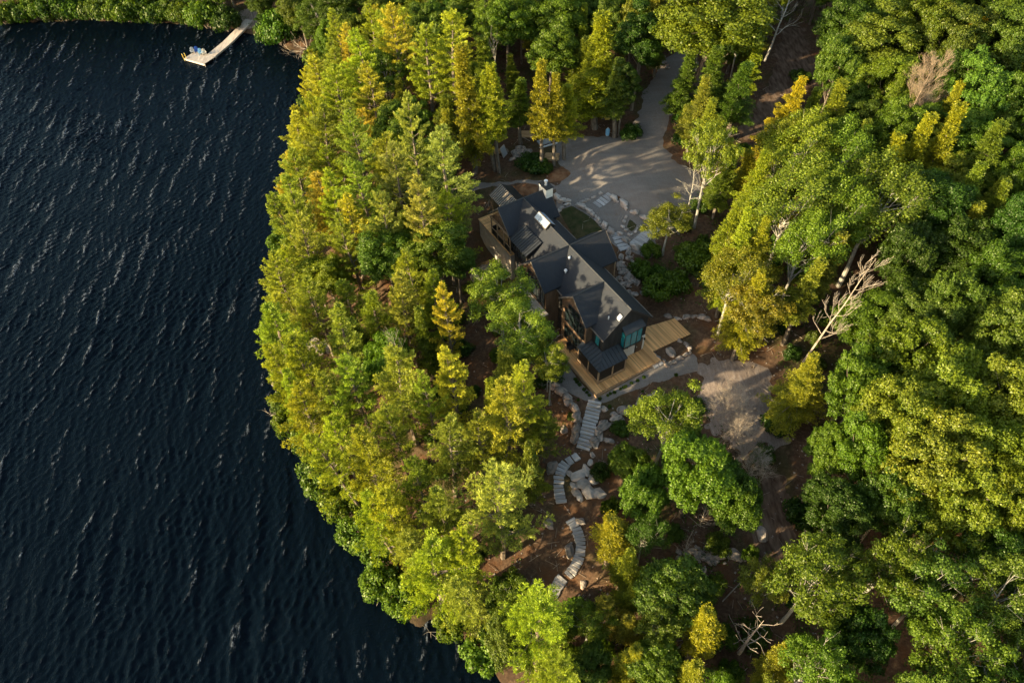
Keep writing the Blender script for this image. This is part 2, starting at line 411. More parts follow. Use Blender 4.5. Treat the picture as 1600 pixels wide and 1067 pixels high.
mx = N(wm, 'ShaderNodeMixShader'); mx.inputs[0].default_value = .55; L(wm, tr.outputs[0], mx.inputs[1]); L(wm, dif.outputs[0], mx.inputs[2])
fr = N(wm, 'ShaderNodeFresnel'); fr.inputs['IOR'].default_value = 1.33; L(wm, bp.outputs[0], fr.inputs['Normal'])
mx2 = N(wm, 'ShaderNodeMixShader'); L(wm, fr.outputs[0], mx2.inputs[0]); L(wm, mx.outputs[0], mx2.inputs[1]); L(wm, gl.outputs[0], mx2.inputs[2])
crest_glint = N(wm, 'ShaderNodeBsdfDiffuse'); crest_glint.inputs[0].default_value = (.42, .46, .52, 1)  # pale diffuse colour painted on wave crests as sun glints
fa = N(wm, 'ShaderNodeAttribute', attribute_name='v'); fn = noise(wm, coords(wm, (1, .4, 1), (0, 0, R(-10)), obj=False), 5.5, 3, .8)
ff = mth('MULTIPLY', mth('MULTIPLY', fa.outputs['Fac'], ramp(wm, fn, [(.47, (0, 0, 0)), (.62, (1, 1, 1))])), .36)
mx3 = N(wm, 'ShaderNodeMixShader'); L(wm, ff, mx3.inputs[0]); L(wm, mx2.outputs[0], mx3.inputs[1]); L(wm, crest_glint.outputs[0], mx3.inputs[2])
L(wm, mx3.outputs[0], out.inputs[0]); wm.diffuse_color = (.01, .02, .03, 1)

# ------------------------------------------------------------------ terrain
STEP = 0.5
xs = np.arange(-150, 140.01, STEP); ys = np.arange(-6, 205.01, STEP)
GX, GY = np.meshgrid(xs, ys); GZ = ground(GX, GY)
nx, ny = len(xs), len(ys)
idx = np.arange(nx*ny).reshape(ny, nx)
F = np.stack([idx[:-1, :-1], idx[:-1, 1:], idx[1:, 1:], idx[1:, :-1]], -1).reshape(-1, 4)
ter = link('ground', np_mesh('ground', np.stack([GX, GY, GZ], -1).reshape(-1, 3), F, gm, smoothf=True)); tag(ter, kind='structure')
# coarse land and lake bed beyond the part in view, with a hole where the fine sheet lies
xo = np.concatenate([np.linspace(-1500, -150, 24), np.linspace(-150, 140, 20)[1:], np.linspace(140, 1500, 24)[1:]])
yo = np.concatenate([np.linspace(-1200, -6, 20), np.linspace(-6, 205, 16)[1:], np.linspace(205, 1800, 24)[1:]])
OX, OY = np.meshgrid(xo, yo); OZ = ground(OX, OY)
OZ = np.where((OX > -126) & (OX < 141) & (OY > -7) & (OY < 191), OZ, OZ)
io = np.arange(OX.size).reshape(OX.shape)
Fo = np.stack([io[:-1, :-1], io[:-1, 1:], io[1:, 1:], io[1:, :-1]], -1)
cx = (OX[:-1, :-1]+OX[1:, 1:])/2; cy = (OY[:-1, :-1]+OY[1:, 1:])/2
keep = ~((cx > -150) & (cx < 140) & (cy > -6) & (cy < 205))
far = link('terrain', np_mesh('terrain', np.stack([OX, OY, OZ], -1).reshape(-1, 3), Fo[keep], gm, smoothf=True)); tag(far, kind='structure')
# lake: a displaced sheet of wind waves where it is seen, flat sheet around it
WX0, WX1, WY0, WY1, WS = -124.0, 16.0, 2.0, 168.0, 0.2
wx = np.arange(WX0, WX1+.01, WS); wy = np.arange(WY0, WY1+.01, WS)
WXg, WYg = np.meshgrid(wx, wy); Hh = np.zeros_like(WXg); dXs = np.zeros_like(WXg)
wr = np.random.default_rng(4)
amp_g = .45+1.1*vn1(WXg/16+3, WYg/22+7)*vn2(WXg/5+1, WYg/9+2)
for kk in range(60):
    if kk < 9: lam = wr.uniform(1.7, 3.1); th_ = wr.normal()*.22+.06; st_ = .044*wr.uniform(.6, 1.2)
    elif kk < 26: lam = wr.uniform(.85, 1.6); th_ = wr.normal()*.40-.02; st_ = .050*wr.uniform(.5, 1.2)
    else: lam = wr.uniform(.48, 1.0); th_ = wr.normal()*.42-.35; st_ = .085*wr.uniform(.6, 1.2)
    k_ = 2*math.pi/lam
    ph = k_*(WXg*math.cos(th_)+WYg*math.sin(th_))+wr.uniform(0, 6.28)+1.5*math.sin(kk*1.7)*vn3(WXg/7+kk, WYg/9+kk*3)
    a_ = st_/k_
    Hh += a_*np.cos(ph); dXs += -a_*np.sin(ph)*.8
lee = .35+.65*smooth(0, 14, -sdist(np.stack([WXg.ravel(), WYg.ravel()], 1), shore)).reshape(WXg.shape); amp_g = amp_g*lee
edge = np.clip(np.minimum(np.minimum(WXg-WX0, WX1-WXg), np.minimum(WYg-WY0, WY1-WYg))/2, 0, 1)
Hh *= amp_g*edge; dXs *= amp_g*edge
nxw, nyw = len(wx), len(wy); iw = np.arange(nxw*nyw).reshape(nyw, nxw)
Fw = np.stack([iw[:-1, :-1], iw[:-1, 1:], iw[1:, 1:], iw[1:, :-1]], -1).reshape(-1, 4)
csd = GZ[np.clip(((WYg-ys[0])/STEP).astype(int), 0, ny-1), np.clip(((WXg-xs[0])/STEP).astype(int), 0, nx-1)] < LAKE+.35
Fw = Fw[csd.ravel()[Fw].any(1)]
crest_ = smooth(.7, 1.9, Hh.ravel()[Fw].mean(1)/np.maximum(amp_g*Hh.std()/amp_g.mean(), .001).ravel()[Fw].mean(1)*.85+.25*(amp_g.ravel()[Fw].mean(1)-.75)+1.1*(vn2(WXg/1.3+9, WYg/2.4+2).ravel()[Fw].mean(1)-.5)+.9*(vn1(WXg/19+5, WYg/27+1).ravel()[Fw].mean(1)-.55))  # mask of the wave crests that receive the painted glints
us_, inv_ = np.unique(Fw, return_inverse=True)
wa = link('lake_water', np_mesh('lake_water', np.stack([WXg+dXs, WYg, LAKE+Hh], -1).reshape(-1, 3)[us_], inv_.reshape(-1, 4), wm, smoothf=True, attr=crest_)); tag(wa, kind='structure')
wo = MB()
for (a0, a1, b0, b1) in ((-1500, WX0+.1, -1200, 1800), (WX0+.1, wx[-1], -1200, WY0+.1), (WX0+.1, wx[-1], wy[-1], 1800)): wo.add([(a0, b0, LAKE-.002), (a1, b0, LAKE-.002), (a1, b1, LAKE-.002), (a0, b1, LAKE-.002)], [(0, 1, 2, 3)])
tag(wo.build('water', wm), kind='structure')

def patch(name, poly, m, dz=0.06, feather=0.7, crown=0.0, rag=0.9):
    x0, y0 = poly.min(0)-1.5; x1, y1 = poly.max(0)+1.5
    i0, i1 = int((x0-xs[0])/STEP), int((x1-xs[0])/STEP)+1; j0, j1 = int((y0-ys[0])/STEP), int((y1-ys[0])/STEP)+1
    i0, j0 = max(i0, 0), max(j0, 0); i1, j1 = min(i1, nx-1), min(j1, ny-1)
    k = 2
    X = xs[0]+STEP*np.arange(i0*k, i1*k+1)/k; Y = ys[0]+STEP*np.arange(j0*k, j1*k+1)/k
    PX, PY = np.meshgrid(X, Y)
    # bilinear of the terrain grid so that the sheet follows it exactly
    fi = (PX-xs[0])/STEP; fj = (PY-ys[0])/STEP; a = np.clip(np.floor(fi).astype(int), 0, nx-2); b = np.clip(np.floor(fj).astype(int), 0, ny-2)
    u = fi-a; w = fj-b
    Z = GZ[b, a]*(1-u)*(1-w)+GZ[b, a+1]*u*(1-w)+GZ[b+1, a]*(1-u)*w+GZ[b+1, a+1]*u*w
    sd = sdist(np.stack([PX.ravel(), PY.ravel()], 1), poly).reshape(PX.shape)
    sd = sd+(vn3(PX/.8, PY/.8)-.5)*rag+(vn1(PX/2.5, PY/2.5)-.5)*rag
    Z = Z+dz*np.clip(sd/feather, -1.2, 1)+crown*smooth(0, 2.0, sd)
    n0, n1 = PX.shape[1], PX.shape[0]
    id_ = np.arange(n0*n1).reshape(n1, n0); Fc = np.stack([id_[:-1, :-1], id_[:-1, 1:], id_[1:, 1:], id_[1:, :-1]], -1).reshape(-1, 4)
    ok = (sd.ravel()[Fc] > -0.6).any(1); Fc = Fc[ok]
    us, inv = np.unique(Fc, return_inverse=True)
    V = np.stack([PX, PY, Z], -1).reshape(-1, 3)[us]
    o = link(name, np_mesh(name, V, inv.reshape(-1, 4), m, smoothf=True)); tag(o, kind='structure'); return o
DRIVE = [(1072, 80), (1036, 96), (1012, 138), (996, 175), (985, 200), (962, 217), (925, 213), (885, 210), (868, 225), (864, 250), (885, 275), (868, 290),
         (868, 306), (882, 314), (905, 315), (940, 300), (962, 312), (985, 328), (1012, 345), (1028, 358), (1060, 362), (1100, 310), (1095, 275), (1052, 248),
         (1036, 228), (1044, 190), (1052, 160), (1070, 130), (1098, 98)]
drive_w = pxpoly(DRIVE)
patch('gravel_driveway', drive_w, gravel, .06)
patch('gravel_path', pxpoly([(866, 586), (878, 609), (912, 627), (942, 630), (1000, 605), (1056, 586), (1090, 580), (1090, 560), (1079, 552), (1071, 560), (1037, 569), (1013, 575), (932, 620), (895, 584), (884, 571)]), gravel, .05, .4, rag=.3)
patch('side_path', pxpoly([(715, 293), (760, 285), (810, 281), (850, 283), (868, 290), (868, 298), (850, 292), (810, 287), (770, 292), (730, 300)]), gravel, .05, .4, rag=.4)
patch('terrace_ground', pxpoly([(866, 305), (882, 312), (908, 312), (942, 298), (962, 310), (1020, 345), (1030, 360), (1018, 405), (985, 395), (962, 385), (945, 368), (925, 345), (895, 328), (872, 328)]), gravel, .035, .4, rag=.4)
patch('gravel_patio', pxpoly([(925, 330), (950, 316), (979, 336), (974, 358), (962, 366), (945, 352)]), gravel, .05, .3, rag=.2)
patch('lawn', pxpoly([(872, 330), (893, 320), (912, 330), (935, 350), (950, 368), (905, 380), (885, 352)]), lawn, .06, .3, rag=.2)
patch('lawn', pxpoly([(981, 340), (1000, 352), (986, 364), (976, 356)]), lawn, .06, .3, rag=.2)
patch('bare_ground', pxpoly([(1085, 585), (1105, 560), (1160, 560), (1200, 590), (1215, 680), (1180, 705), (1125, 690), (1095, 650)]), soil, .05, 1.2, rag=2.0)
patch('dirt_track', pxpoly([(1190, 735), (1238, 735), (1248, 880), (1180, 890)]), brown_soil, .04, 1.2, rag=1.2)
patch('dirt_track', pxpoly([(1215, 40), (1255, 45), (1285, 125), (1240, 150), (1190, 215), (1130, 215), (1160, 195), (1205, 130)]), brown_soil, .05, 1.0, rag=1.5)
patch('earth_mound', pxpoly([(850, 268), (880, 258), (895, 272), (880, 283), (856, 284)]), mound, .1, .6, .5, rag=.4)
patch('earth_mound', pxpoly([(798, 293), (822, 285), (842, 290), (838, 305), (806, 308)]), mound, .1, .6, .35, rag=.4)
patch('shore_clearing', pxpoly([(370, 22), (398, 8), (415, 20), (410, 45), (385, 45)]), soil, .05, .6, rag=.8)

# ------------------------------------------------------------------ the house (own frame: x = u along the ridge, y = -v, z up)
ZR, SL = 13.6, 0.947
UA, UB, UC, UE = 0.0, 9.95, 16.7, 21.43
Wm = 3.18
GROUND_BOT = 2.6
house = empty('house', (HO[0], HO[1], 0), TH)
tag(house, 'long black lakeside house with crossing gables, dark shingle roof and cedar deck', 'house')
def q(u, v, z): return (u, -v, z)
TK = .16
def slab(c4, name, m, t=TK):      # slope slab: four corners on top, thickness downwards
    a = [q(u, v, z-t) for u, v, z in c4]; b = [q(u, v, z) for u, v, z in c4]
    mb = MB().hull8(a, b)
    o = mb.build(name, m, house); return o
def gable_roof_v(uc, w, v0, v1, zr=ZR, name='roof'):     # ridge along v at u=uc
    z = zr-SL*w
    slab([(uc, v0, zr), (uc, v1, zr), (uc+w, v1, z), (uc+w, v0, z)], name, shingle)
    slab([(uc, v1, zr), (uc, v0, zr), (uc-w, v0, z), (uc-w, v1, z)], name, shingle)
    r = MB()
    r.tube([q(uc, v0, zr+.02), q(uc, v1, zr+.02)], .07, 6).build('ridge_cap', rib_metal, house)
    for s in (-1, 1):
        for vv, dv in ((v0, -.03), (v1, .03)):
            a = (uc, vv, zr); b = (uc+s*w, vv, z)
            MB().prism([q(uc, vv, zr+.03), q(uc+s*w, vv, z+.03), q(uc+s*w, vv, z-.22), q(uc, vv, zr-.22)], (0, -dv, 0)).build('rake_board', rake, house)
rake = two_tone('weathered fascia board', (.11, .09, .072), (.17, .14, .115), 2, .75, .25, bmp=None)
def gable_roof_u(vc, w, u0, u1, zr=ZR):
    z = zr-SL*w
    slab([(u0, vc, zr), (u1, vc, zr), (u1, vc+w, z), (u0, vc+w, z)][::-1], 'roof', shingle)
    slab([(u0, vc-w, z), (u1, vc-w, z), (u1, vc, zr), (u0, vc, zr)][::-1], 'roof', shingle)
    MB().tube([q(u0, vc, zr+.02), q(u1, vc, zr+.02)], .07, 6).build('ridge_cap', rib_metal, house)
    for s in (-1, 1):
        MB().prism([q(u1, vc, zr+.03), q(u1, vc+s*w, z+.03), q(u1, vc+s*w, z-.22), q(u1, vc, zr-.22)], (.03, 0, 0)).build('rake_board', rib_metal, house)
        MB().box(u0+2.6, u1, -(vc+s*(w+.02)), -(vc+s*(w+.12)), z-.2, z-.04).build('gutter', rake, house)
gable_roof_u(0, Wm, .03, UE)
gable_roof_v(UA, 2.61, -3.6, 3.58)
gable_roof_v(UB, 2.73, -4.94, 5.03)
# third gable stops at the main ridge
z = ZR-SL*2.64
for s in (1, -1):
    c4 = [(UC, 0.02, ZR), (UC, 4.05, ZR), (UC+s*2.64, 4.05, z), (UC+s*2.64, 0.02+2.64, z)]
    slab(c4 if s > 0 else c4[::-1], 'roof', shingle)
    MB().prism([q(UC, 4.05, ZR+.03), q(UC+s*2.64, 4.05, z+.03), q(UC+s*2.64, 4.05, z-.22), q(UC, 4.05, ZR-.22)], (0, -.03, 0)).build('rake_board', rake, house)
MB().tube([q(UC, 0, ZR+.02), q(UC, 4.05, ZR+.02)], .07, 6).build('ridge_cap', rib_metal, house)

def body_v(uc, w, v0, v1, m, z0=GROUND_BOT, name='wall'):   # pentagon body with ridge along v
    zt = ZR-SL*w-TK-.12; zc = ZR-TK-.12*1.2
    P = [q(uc-w, v0, z0), q(uc+w, v0, z0), q(uc+w, v0, zt), q(uc, v0, zt+SL*w), q(uc-w, v0, zt)]
    return MB().prism(P, (0, -(v1-v0), 0)).build(name, m, house)
def body_u(w, u0, u1, m, z0=GROUND_BOT):
    zt = ZR-SL*w-TK-.12
    P = [q(u0, -w, z0), q(u0, w, z0), q(u0, w, zt), q(u0, 0, zt+SL*w), q(u0, -w, zt)]
    return MB().prism(P, (u1-u0, 0, 0)).build('wall', m, house)
body_u(2.9, 1.0, 21.12, black_wall)
body_v(UA, 2.3, -3.3, 1.5, black_wall, 6.0)
body_v(UB, 2.45, -4.6, 4.62, brown_wall)
body_v(UC, 2.35, 0.5, 3.72, brown_wall)
# concrete base at the west corner, with the screened porch above it
MB().box(-5.6, 2.5, -3.42, -3.12, 2.8, 7.86).build('concrete_base', concrete, house)
MB().box(-5.6, -5.3, -3.1, 1.0, 3.5, 7.86).build('concrete_base', concrete, house)
MB().box(2.22, 2.5, -3.1, -2.0, 2.8, 7.86).build('concrete_base', concrete, house)
for k in range(28):
    u0 = -5.7+k*.295
    MB().box(u0, u0+.285, -3.5, -1.4 if u0 > -2.5 else .6, 7.88, 7.93+.003*(k % 3)).build('porch_board', board, house)
MB().prism([q(-2.3, 3.3, 10.75), q(2.3, 3.3, 10.75), q(0, 3.3, 12.95)], (0, .12, 0)).build('gable_panel', brown_wall, house)
MB().box(-2.45, 2.45, -3.42, -3.24, 10.5, 10.72).build('beam', wood, house)
for uu in (-2.3, -.8, .8, 2.3): MB().box(uu-.07, uu+.07, -3.4, -3.26, 7.95, 10.49).build('post', wood, house)
for zz in (8.9,): MB().box(-2.22, 2.22, -3.38, -3.3, zz, zz+.07).build('rail', wood, house)
MB().box(-2.2, 2.2, -3.345, -3.335, 7.96, 8.88).build('porch_screen', black, house)
MB().box(-2.5, -2.4, -3.3, -1.5, 7.95, 8.9).build('porch_screen', rib_metal, house)
# wall windows helper: glass sheet with frame bars, on a plane v=const or u=const
def window_v(u0, u1, v, z0, z1, nu, nz, gm_=glass, name='window', bar=.06, d=1):
    w = MB()
    for i in range(nu+1): x = u0+(u1-u0)*i/nu; w.box(x-bar/2, x+bar/2, -(v+.09), -(v+.0), z0-bar/2, z1+bar/2)
    for j in range(nz+1):
        zz = z0+(z1-z0)*j/nz
        for i in range(nu):
            xa = u0+(u1-u0)*i/nu+bar/2; xb = u0+(u1-u0)*(i+1)/nu-bar/2; w.box(xa, xb, -(v+.08), -(v+.0), zz-bar/2, zz+bar/2)
    f = w.build(name, rib_metal, house)
    for i in range(nu):
        for j in range(nz):
            xa = u0+(u1-u0)*i/nu+bar/2+.002; xb = u0+(u1-u0)*(i+1)/nu-bar/2-.002; za = z0+(z1-z0)*j/nz+bar/2+.002; zb = z0+(z1-z0)*(j+1)/nz-bar/2-.002
            MB().box(xa, xb, -(v+.03), -(v+.012), za, zb).build('pane', gm_, f)
    return f
window_v(UB-2.2, UB+2.2, 4.63, 8.2, 10.4, 5, 1)
window_v(UB-1.3, UB+1.3, 4.63, 10.6, 11.4, 3, 1)
window_v(UB-2.1, UB+2.1, 4.63, 5.3, 7.6, 4, 1)
window_v(UC-1.6, UC+2.0, 3.73, 8.3, 10.4, 4, 1)
window_v(UC-1.0, UC+1.1, 3.73, 10.55, 11.4, 2, 1)
window_v(UC-1.6, UC+2.0, 3.73, 5.5, 7.6, 4, 1)
window_v(3.2, 6.8, 2.91, 8.2, 10.3, 4, 1)
window_v(3.2, 6.8, 2.91, 4.8, 7.2, 3, 1)
window_v(12.9, 14.2, 2.91, 8.2, 10.2, 2, 1)
window_v(19.7, 20.5, 2.91, 8.4, 10.0, 1, 1, teal)
# shed dormer with standing seam roof
D = [(3.05, 1.62, 12.35), (6.75, 1.62, 12.35), (6.75, 3.78, 11.2), (3.05, 3.78, 11.2)]
slab(D[::-1], 'dormer_roof', metal_roof, .12)
for k in range(11):
    uu = 3.05+3.7*k/10
    MB().prism([q(uu-.03, 1.62, 12.352), q(uu+.03, 1.62, 12.352), q(uu+.03, 3.78, 11.202), q(uu-.03, 3.78, 11.202)], (0, 0, .09)).build('seam', rib_metal, house)
MB().prism([q(3.2, 2.0, 10.0), q(3.2, 3.55, 10.0), q(3.2, 3.55, 11.15), q(3.2, 2.0, 11.95)], (3.4, 0, 0)).build('dormer_wall', black_wall, house)
window_v(3.4, 6.4, 3.56, 10.1, 10.95, 3, 1)
# skylight lantern on the ridge
u0, u1 = 3.55, 6.05
MB().box(u0+.05, u1-.05, -.55, .55, 13.05, 13.34).build('skylight_base', rib_metal, house)
for s in (1, -1):
    f = MB().hull8([q(u0, 0, 14.0), q(u1, 0, 14.0), q(u1, s*.72, 13.36), q(u0, s*.72, 13.36)], [q(u0, 0, 14.06), q(u1, 0, 14.06), q(u1, s*.72, 13.42), q(u0, s*.72, 13.42)]).build('skylight', rake, house)
    for k in range(3):
        a = u0+.07+(u1-u0-.1)*k/3; b = a+(u1-u0-.1)/3-.05
        MB().hull8([q(a, s*.07, 14.01), q(b, s*.07, 14.01), q(b, s*.66, 13.485), q(a, s*.66, 13.485)], [q(a, s*.07, 14.025), q(b, s*.07, 14.025), q(b, s*.66, 13.5), q(a, s*.66, 13.5)]).build('pane', glassw, f)
MB().prism([q(u1-.02, -.7, 13.35), q(u1-.02, .7, 13.35), q(u1-.02, 0, 13.98)], (.04, 0, 0)).build('skylight_gable', rib_metal, house)
MB().prism([q(u0-.02, -.7, 13.35), q(u0-.02, .7, 13.35), q(u0-.02, 0, 13.98)], (.04, 0, 0)).build('skylight_gable', rib_metal, house)
# chimney
ch = MB().box(-.85, .8, 2.75, 3.7, 7.5, 14.12).build('chimney', white_p, house)
MB().box(-.92, .87, 2.68, 3.77, 14.122, 14.22).build('chimney_cap', black, ch)
MB().tube([q(0, -3.2, 14.2), q(0, -3.2, 14.8)], .17, 12).build('flue', steelw, ch)
MB().tube([q(0, -3.2, 14.802), q(0, -3.2, 14.87)], .24, 12).build('flue_cap', steelw, ch)
# roof vents
for (uu, vv, r_, hh) in ((11.15, .75, .08, .55), (11.95, 1.75, .09, .5)):
    zz = ZR-SL*(uu-UB)
    vt = MB().tube([q(uu, vv, zz-.1), q(uu, vv, zz+hh)], r_, 10).build('vent_pipe', steelw, house)
    MB().tube([q(uu, vv, zz+hh), q(uu, vv, zz+hh+.05), q(uu, vv, zz+hh+.22)], [r_*1.1, r_*2.4, r_*1.3], 10).build('vent_cap', steelw, vt)
zz = ZR-SL*1.75; MB().tube([q(20.1, 1.75, zz-.1), q(20.1, 1.75, zz+.35)], .07, 8).build('vent_pipe', steelw, house)
MB().hull8([q(20.85, .95, 12.68), q(21.3, .95, 12.68), q(21.3, 1.3, 12.35), q(20.85, 1.3, 12.35)], [q(20.85, .95, 12.95), q(21.3, .95, 12.95), q(21.3, 1.3, 12.62), q(20.85, 1.3, 12.62)]).build('vent_box', steelw, house)
# end gable: lower white wall, door, box bay
MB().box(21.13, 21.19, -.15, 2.88, 4.9, 7.62).build('white_wall', white_p, house)
MB().box(21.192, 21.26, 1.6, 2.55, 5.3, 7.4).build('door_frame', black, house)
dr = MB().box(21.262, 21.29, 1.68, 2.47, 5.32, 7.32).build('door', brown_wall, house)
MB().box(21.292, 21.34, 1.74, 1.8, 6.2, 6.4).build('handle', steelw, dr)
for yy in (-.05+.45, 1.35, 2.78): MB().box(21.192, 21.34, yy-.07, yy+.07, 6.9, 7.15).build('wall_lamp', black, house)
bayf = MB().box(21.13, 21.75, -.55, 1.85, 7.68, 7.85).box(21.13, 21.75, -.55, 1.85, 10.2, 10.3).build('bay_frame', rib_metal, house)
for (ya, yb) in ((-.55, -.47), (.3, .36), (1.1, 1.16), (1.77, 1.85)): MB().box(21.67, 21.75, ya, yb, 7.852, 10.198).build('mullion', rib_metal, bayf)
for (ya, yb, mm) in ((-.468, .298, teal), (.362, 1.098, teal), (1.162, 1.768, teal)): MB().box(21.69, 21.71, ya, yb, 7.86, 10.19).build('pane', mm, bayf)
for yy in (-.52, 1.80): MB().box(21.14, 21.66, yy, yy+.02, 7.86, 10.19).build('pane', teal, bayf)
MB().hull8([q(21.1, .65, 10.75), q(21.95, .65, 10.3), q(21.95, -2.0, 10.3), q(21.1, -2.0, 10.75)], [q(21.1, .65, 10.85), q(21.95, .65, 10.4), q(21.95, -2.0, 10.4), q(21.1, -2.0, 10.85)]).build('bay_roof', metal_roof, house)
# wrap-around porch roof (hipped lean-to) at the south corner
zi, ze = 8.35, 7.65
a = [(18.6, 3.0, zi), (21.14, 3.0, zi), (22.85, 4.55, ze), (18.6, 4.55, ze)]
slab(a[::-1], 'porch_roof', metal_roof, .1)
b = [(21.14, 3.0, zi), (21.14, .75, zi), (22.85, .75, ze), (22.85, 4.55, ze)]
slab(b[::-1], 'porch_roof', metal_roof, .1)
for k in range(9):
    uu = 18.7+k*.47; vt = 3.0 if uu < 21.14 else 3.0+(uu-21.14)/1.71*1.55
    if vt < 4.5:
        zt = zi-(vt-3.0)/1.55*(zi-ze); MB().prism([q(uu-.015, vt, zt), q(uu+.015, vt, zt), q(uu+.015, 4.55, ze), q(uu-.015, 4.55, ze)], (0, 0, .05)).build('seam', rib_metal, house)
for k in range(8):
    vv = .85+k*.47; ut = 21.14 if vv < 3.0 else 21.14+(vv-3.0)/1.55*1.71
    zt = zi-(ut-21.14)/1.71*(zi-ze)
    if ut < 22.7: MB().prism([q(ut, vv-.015, zt), q(ut, vv+.015, zt), q(22.85, vv+.015, ze), q(22.85, vv-.015, ze)][::-1], (0, 0, .05)).build('seam', rib_metal, house)
for (uu, vv) in ((22.64, 4.4), (20.8, 4.4), (18.85, 4.4), (22.64, 2.55), (22.64, .85)):
    MB().box(uu-.08, uu+.08, -vv-.08, -vv+.08, 5.3, 7.53).build('porch_post', wood, house)
for (ua, ub) in ((18.94, 20.71), (20.89, 22.55)):
    MB().box(ua, ub, -4.44, -4.36, 5.33, 5.75).build('kick_panel', wood, house); MB().box(ua, ub, -4.42, -4.39, 5.77, 7.45).build('porch_screen', black, house); MB().box(ua, ub, -4.46, -4.34, 7.46, 7.55).build('header', wood, house)
for (va, vb) in ((.94, 2.46), (2.64, 4.31)):
    MB().box(22.6, 22.68, -vb, -va, 5.33, 5.75).build('kick_panel', wood, house); MB().box(22.63, 22.66, -vb, -va, 5.77, 7.45).build('porch_screen', black, house)
# upper balcony along the middle gable
for k in range(14): MB().box(7.0+k*.44, 7.43+k*.44, -6.15, -4.72, 7.82, 7.9).build('balcony_board', weath, house)
MB().box(6.95, 13.2, -6.3, -6.17, 7.6, 7.95).build('balcony_edge', weath, house)
for k in range(5): MB().box(7.0+k*1.5, 7.1+k*1.5, -6.26, -6.16, 2.8, 7.6).build('post', concrete, house)
MB().box(7.0, 13.15, -6.24, -6.2, 8.86, 8.95).build('railing', black, house)
for k in range(7): MB().box(7.0+k*1.0, 7.05+k*1.0, -6.24, -6.2, 7.96, 8.85).build('railing_post', black, house)
# entry landing at the back
for k in range(9): MB().box(12.3, 14.5, 3.0+k*.24, 3.23+k*.24, 7.72, 7.8).build('landing_board', weath, house)
MB().box(14.4, 14.45, 3.0, 5.2, 8.6, 8.66).build('railing', black, house)
for k in range(5): MB().box(14.4, 14.45, 3.02+k*.53, 3.07+k*.53, 7.8, 8.6).build('railing_post', black, house)
for uu in (12.6, ): MB().box(uu, uu+.14, 4.55, 4.69, 5.5, 10.9).build('post', wood, house)

# ------------------------------------------------------------------ deck: boards run along u
deck = empty('deck', (HO[0], HO[1], 0), TH)
tag(deck, 'L-shaped cedar board deck wrapping the end of the black house', 'deck')
bw = .155
v = -8.8
k = 0
while v < 5.25:
    # extent of this strip of boards in u
    if v < -3.6: u0 = 19.55-(v+8.8)*.2 if v > -8.8 else 19.5; u1 = 22.4-.05*(v+8.8)
    elif v < 3.7: u0 = 21.2 if v > -2.9 else 18.6; u1 = 23.68
    else: u0 = 15.2; u1 = 23.68
    if u1-u0 > .3:
        MB().box(u0+random.uniform(0, .03), u1+random.uniform(-.02, .02), -v-bw+.012, -v, 5.22, 5.262+random.uniform(0, .006)).build('deck_board', board, deck)
    v += bw; k += 1
MB().box(15.2, 23.74, -5.36, -5.28, 4.7, 5.2).build('fascia_board', wood, deck)
MB().box(23.72, 23.8, -5.36, 3.7, 4.7, 5.2).build('fascia_board', wood, deck)
MB().box(22.1, 22.18, 3.75, 8.9, 4.7, 5.2).build('fascia_board', wood, deck)
# ------------------------------------------------------------------ leaning canopy of galvanised sheet on the far side
canopy = empty('log_shelter', (HO[0], HO[1], 0), TH)
tag(canopy, 'small open shelter with a sunlit ribbed metal roof beside the house corner', 'shelter')
house_save = house
house = canopy
slab([(-7.4, -1.0, 10.55), (-3.0, -1.0, 10.55), (-3.0, .75, 9.45), (-7.4, .75, 9.45)][::-1], 'roof', shed_metal, .06)
slab([(-7.4, -2.75, 9.45), (-3.0, -2.75, 9.45), (-3.0, -1.0, 10.55), (-7.4, -1.0, 10.55)][::-1], 'roof', metal_roof, .06)
for k in range(14):
    uu = -7.4+4.4*k/13
    MB().prism([q(uu-.06, -1.0, 10.552), q(uu+.06, -1.0, 10.552), q(uu+.06, .75, 9.452), q(uu-.06, .75, 9.452)], (0, 0, .08)).build('rib', rake, house)
for (uu, vv) in ((-7.1, .55), (-3.2, .55), (-7.1, -2.5), (-3.2, -2.5)):
    p = hw(uu, vv); MB().box(uu-.07, uu+.07, -vv-.07, -vv+.07, g1(*p)-.2, 9.42).build('post', wood, house)
house = house_save

# ------------------------------------------------------------------ stones
def rock_mesh(seed, flat=.7, sub=2):
    r = np.random.default_rng(seed)
    import bmesh
    bm = bmesh.new(); bmesh.ops.create_icosphere(bm, subdivisions=sub, radius=1)
    P = np.array([v.co[:] for v in bm.verts]); P = P/np.linalg.norm(P, axis=1)[:, None]
    for _ in range(9):
        n = r.normal(size=3); n /= np.linalg.norm(n); d = r.uniform(.5, .8); s = P@n
        P = P-np.outer(np.maximum(s-d, 0), n)
    P = P+(r.random(P.shape)-.5)*.07
    P[:, 2] *= flat; P[:, 0] *= 1.15
    for v_, p in zip(bm.verts, P): v_.co = p
    me = bpy.data.meshes.new('stone'); bm.to_mesh(me); bm.free(); me.materials.append(stone); return me
ROCKS = [rock_mesh(100+i, random.uniform(.55, .85)) for i in range(9)]
PALE = []
for i in range(6):
    m_ = rock_mesh(300+i, .6, 1); m_.materials.clear(); m_.materials.append(stone_pale); PALE.append(m_)
ROCKSET = [ROCKS]
def stone_at(x, y, z, sx, sy, sz, rz, parent=None, name='stone', tilt=.15):
    o = link(name, random.choice(ROCKSET[0]), parent, (x, y, z), (random.uniform(-tilt, tilt), random.uniform(-tilt, tilt), rz), (sx, sy, sz)); return o
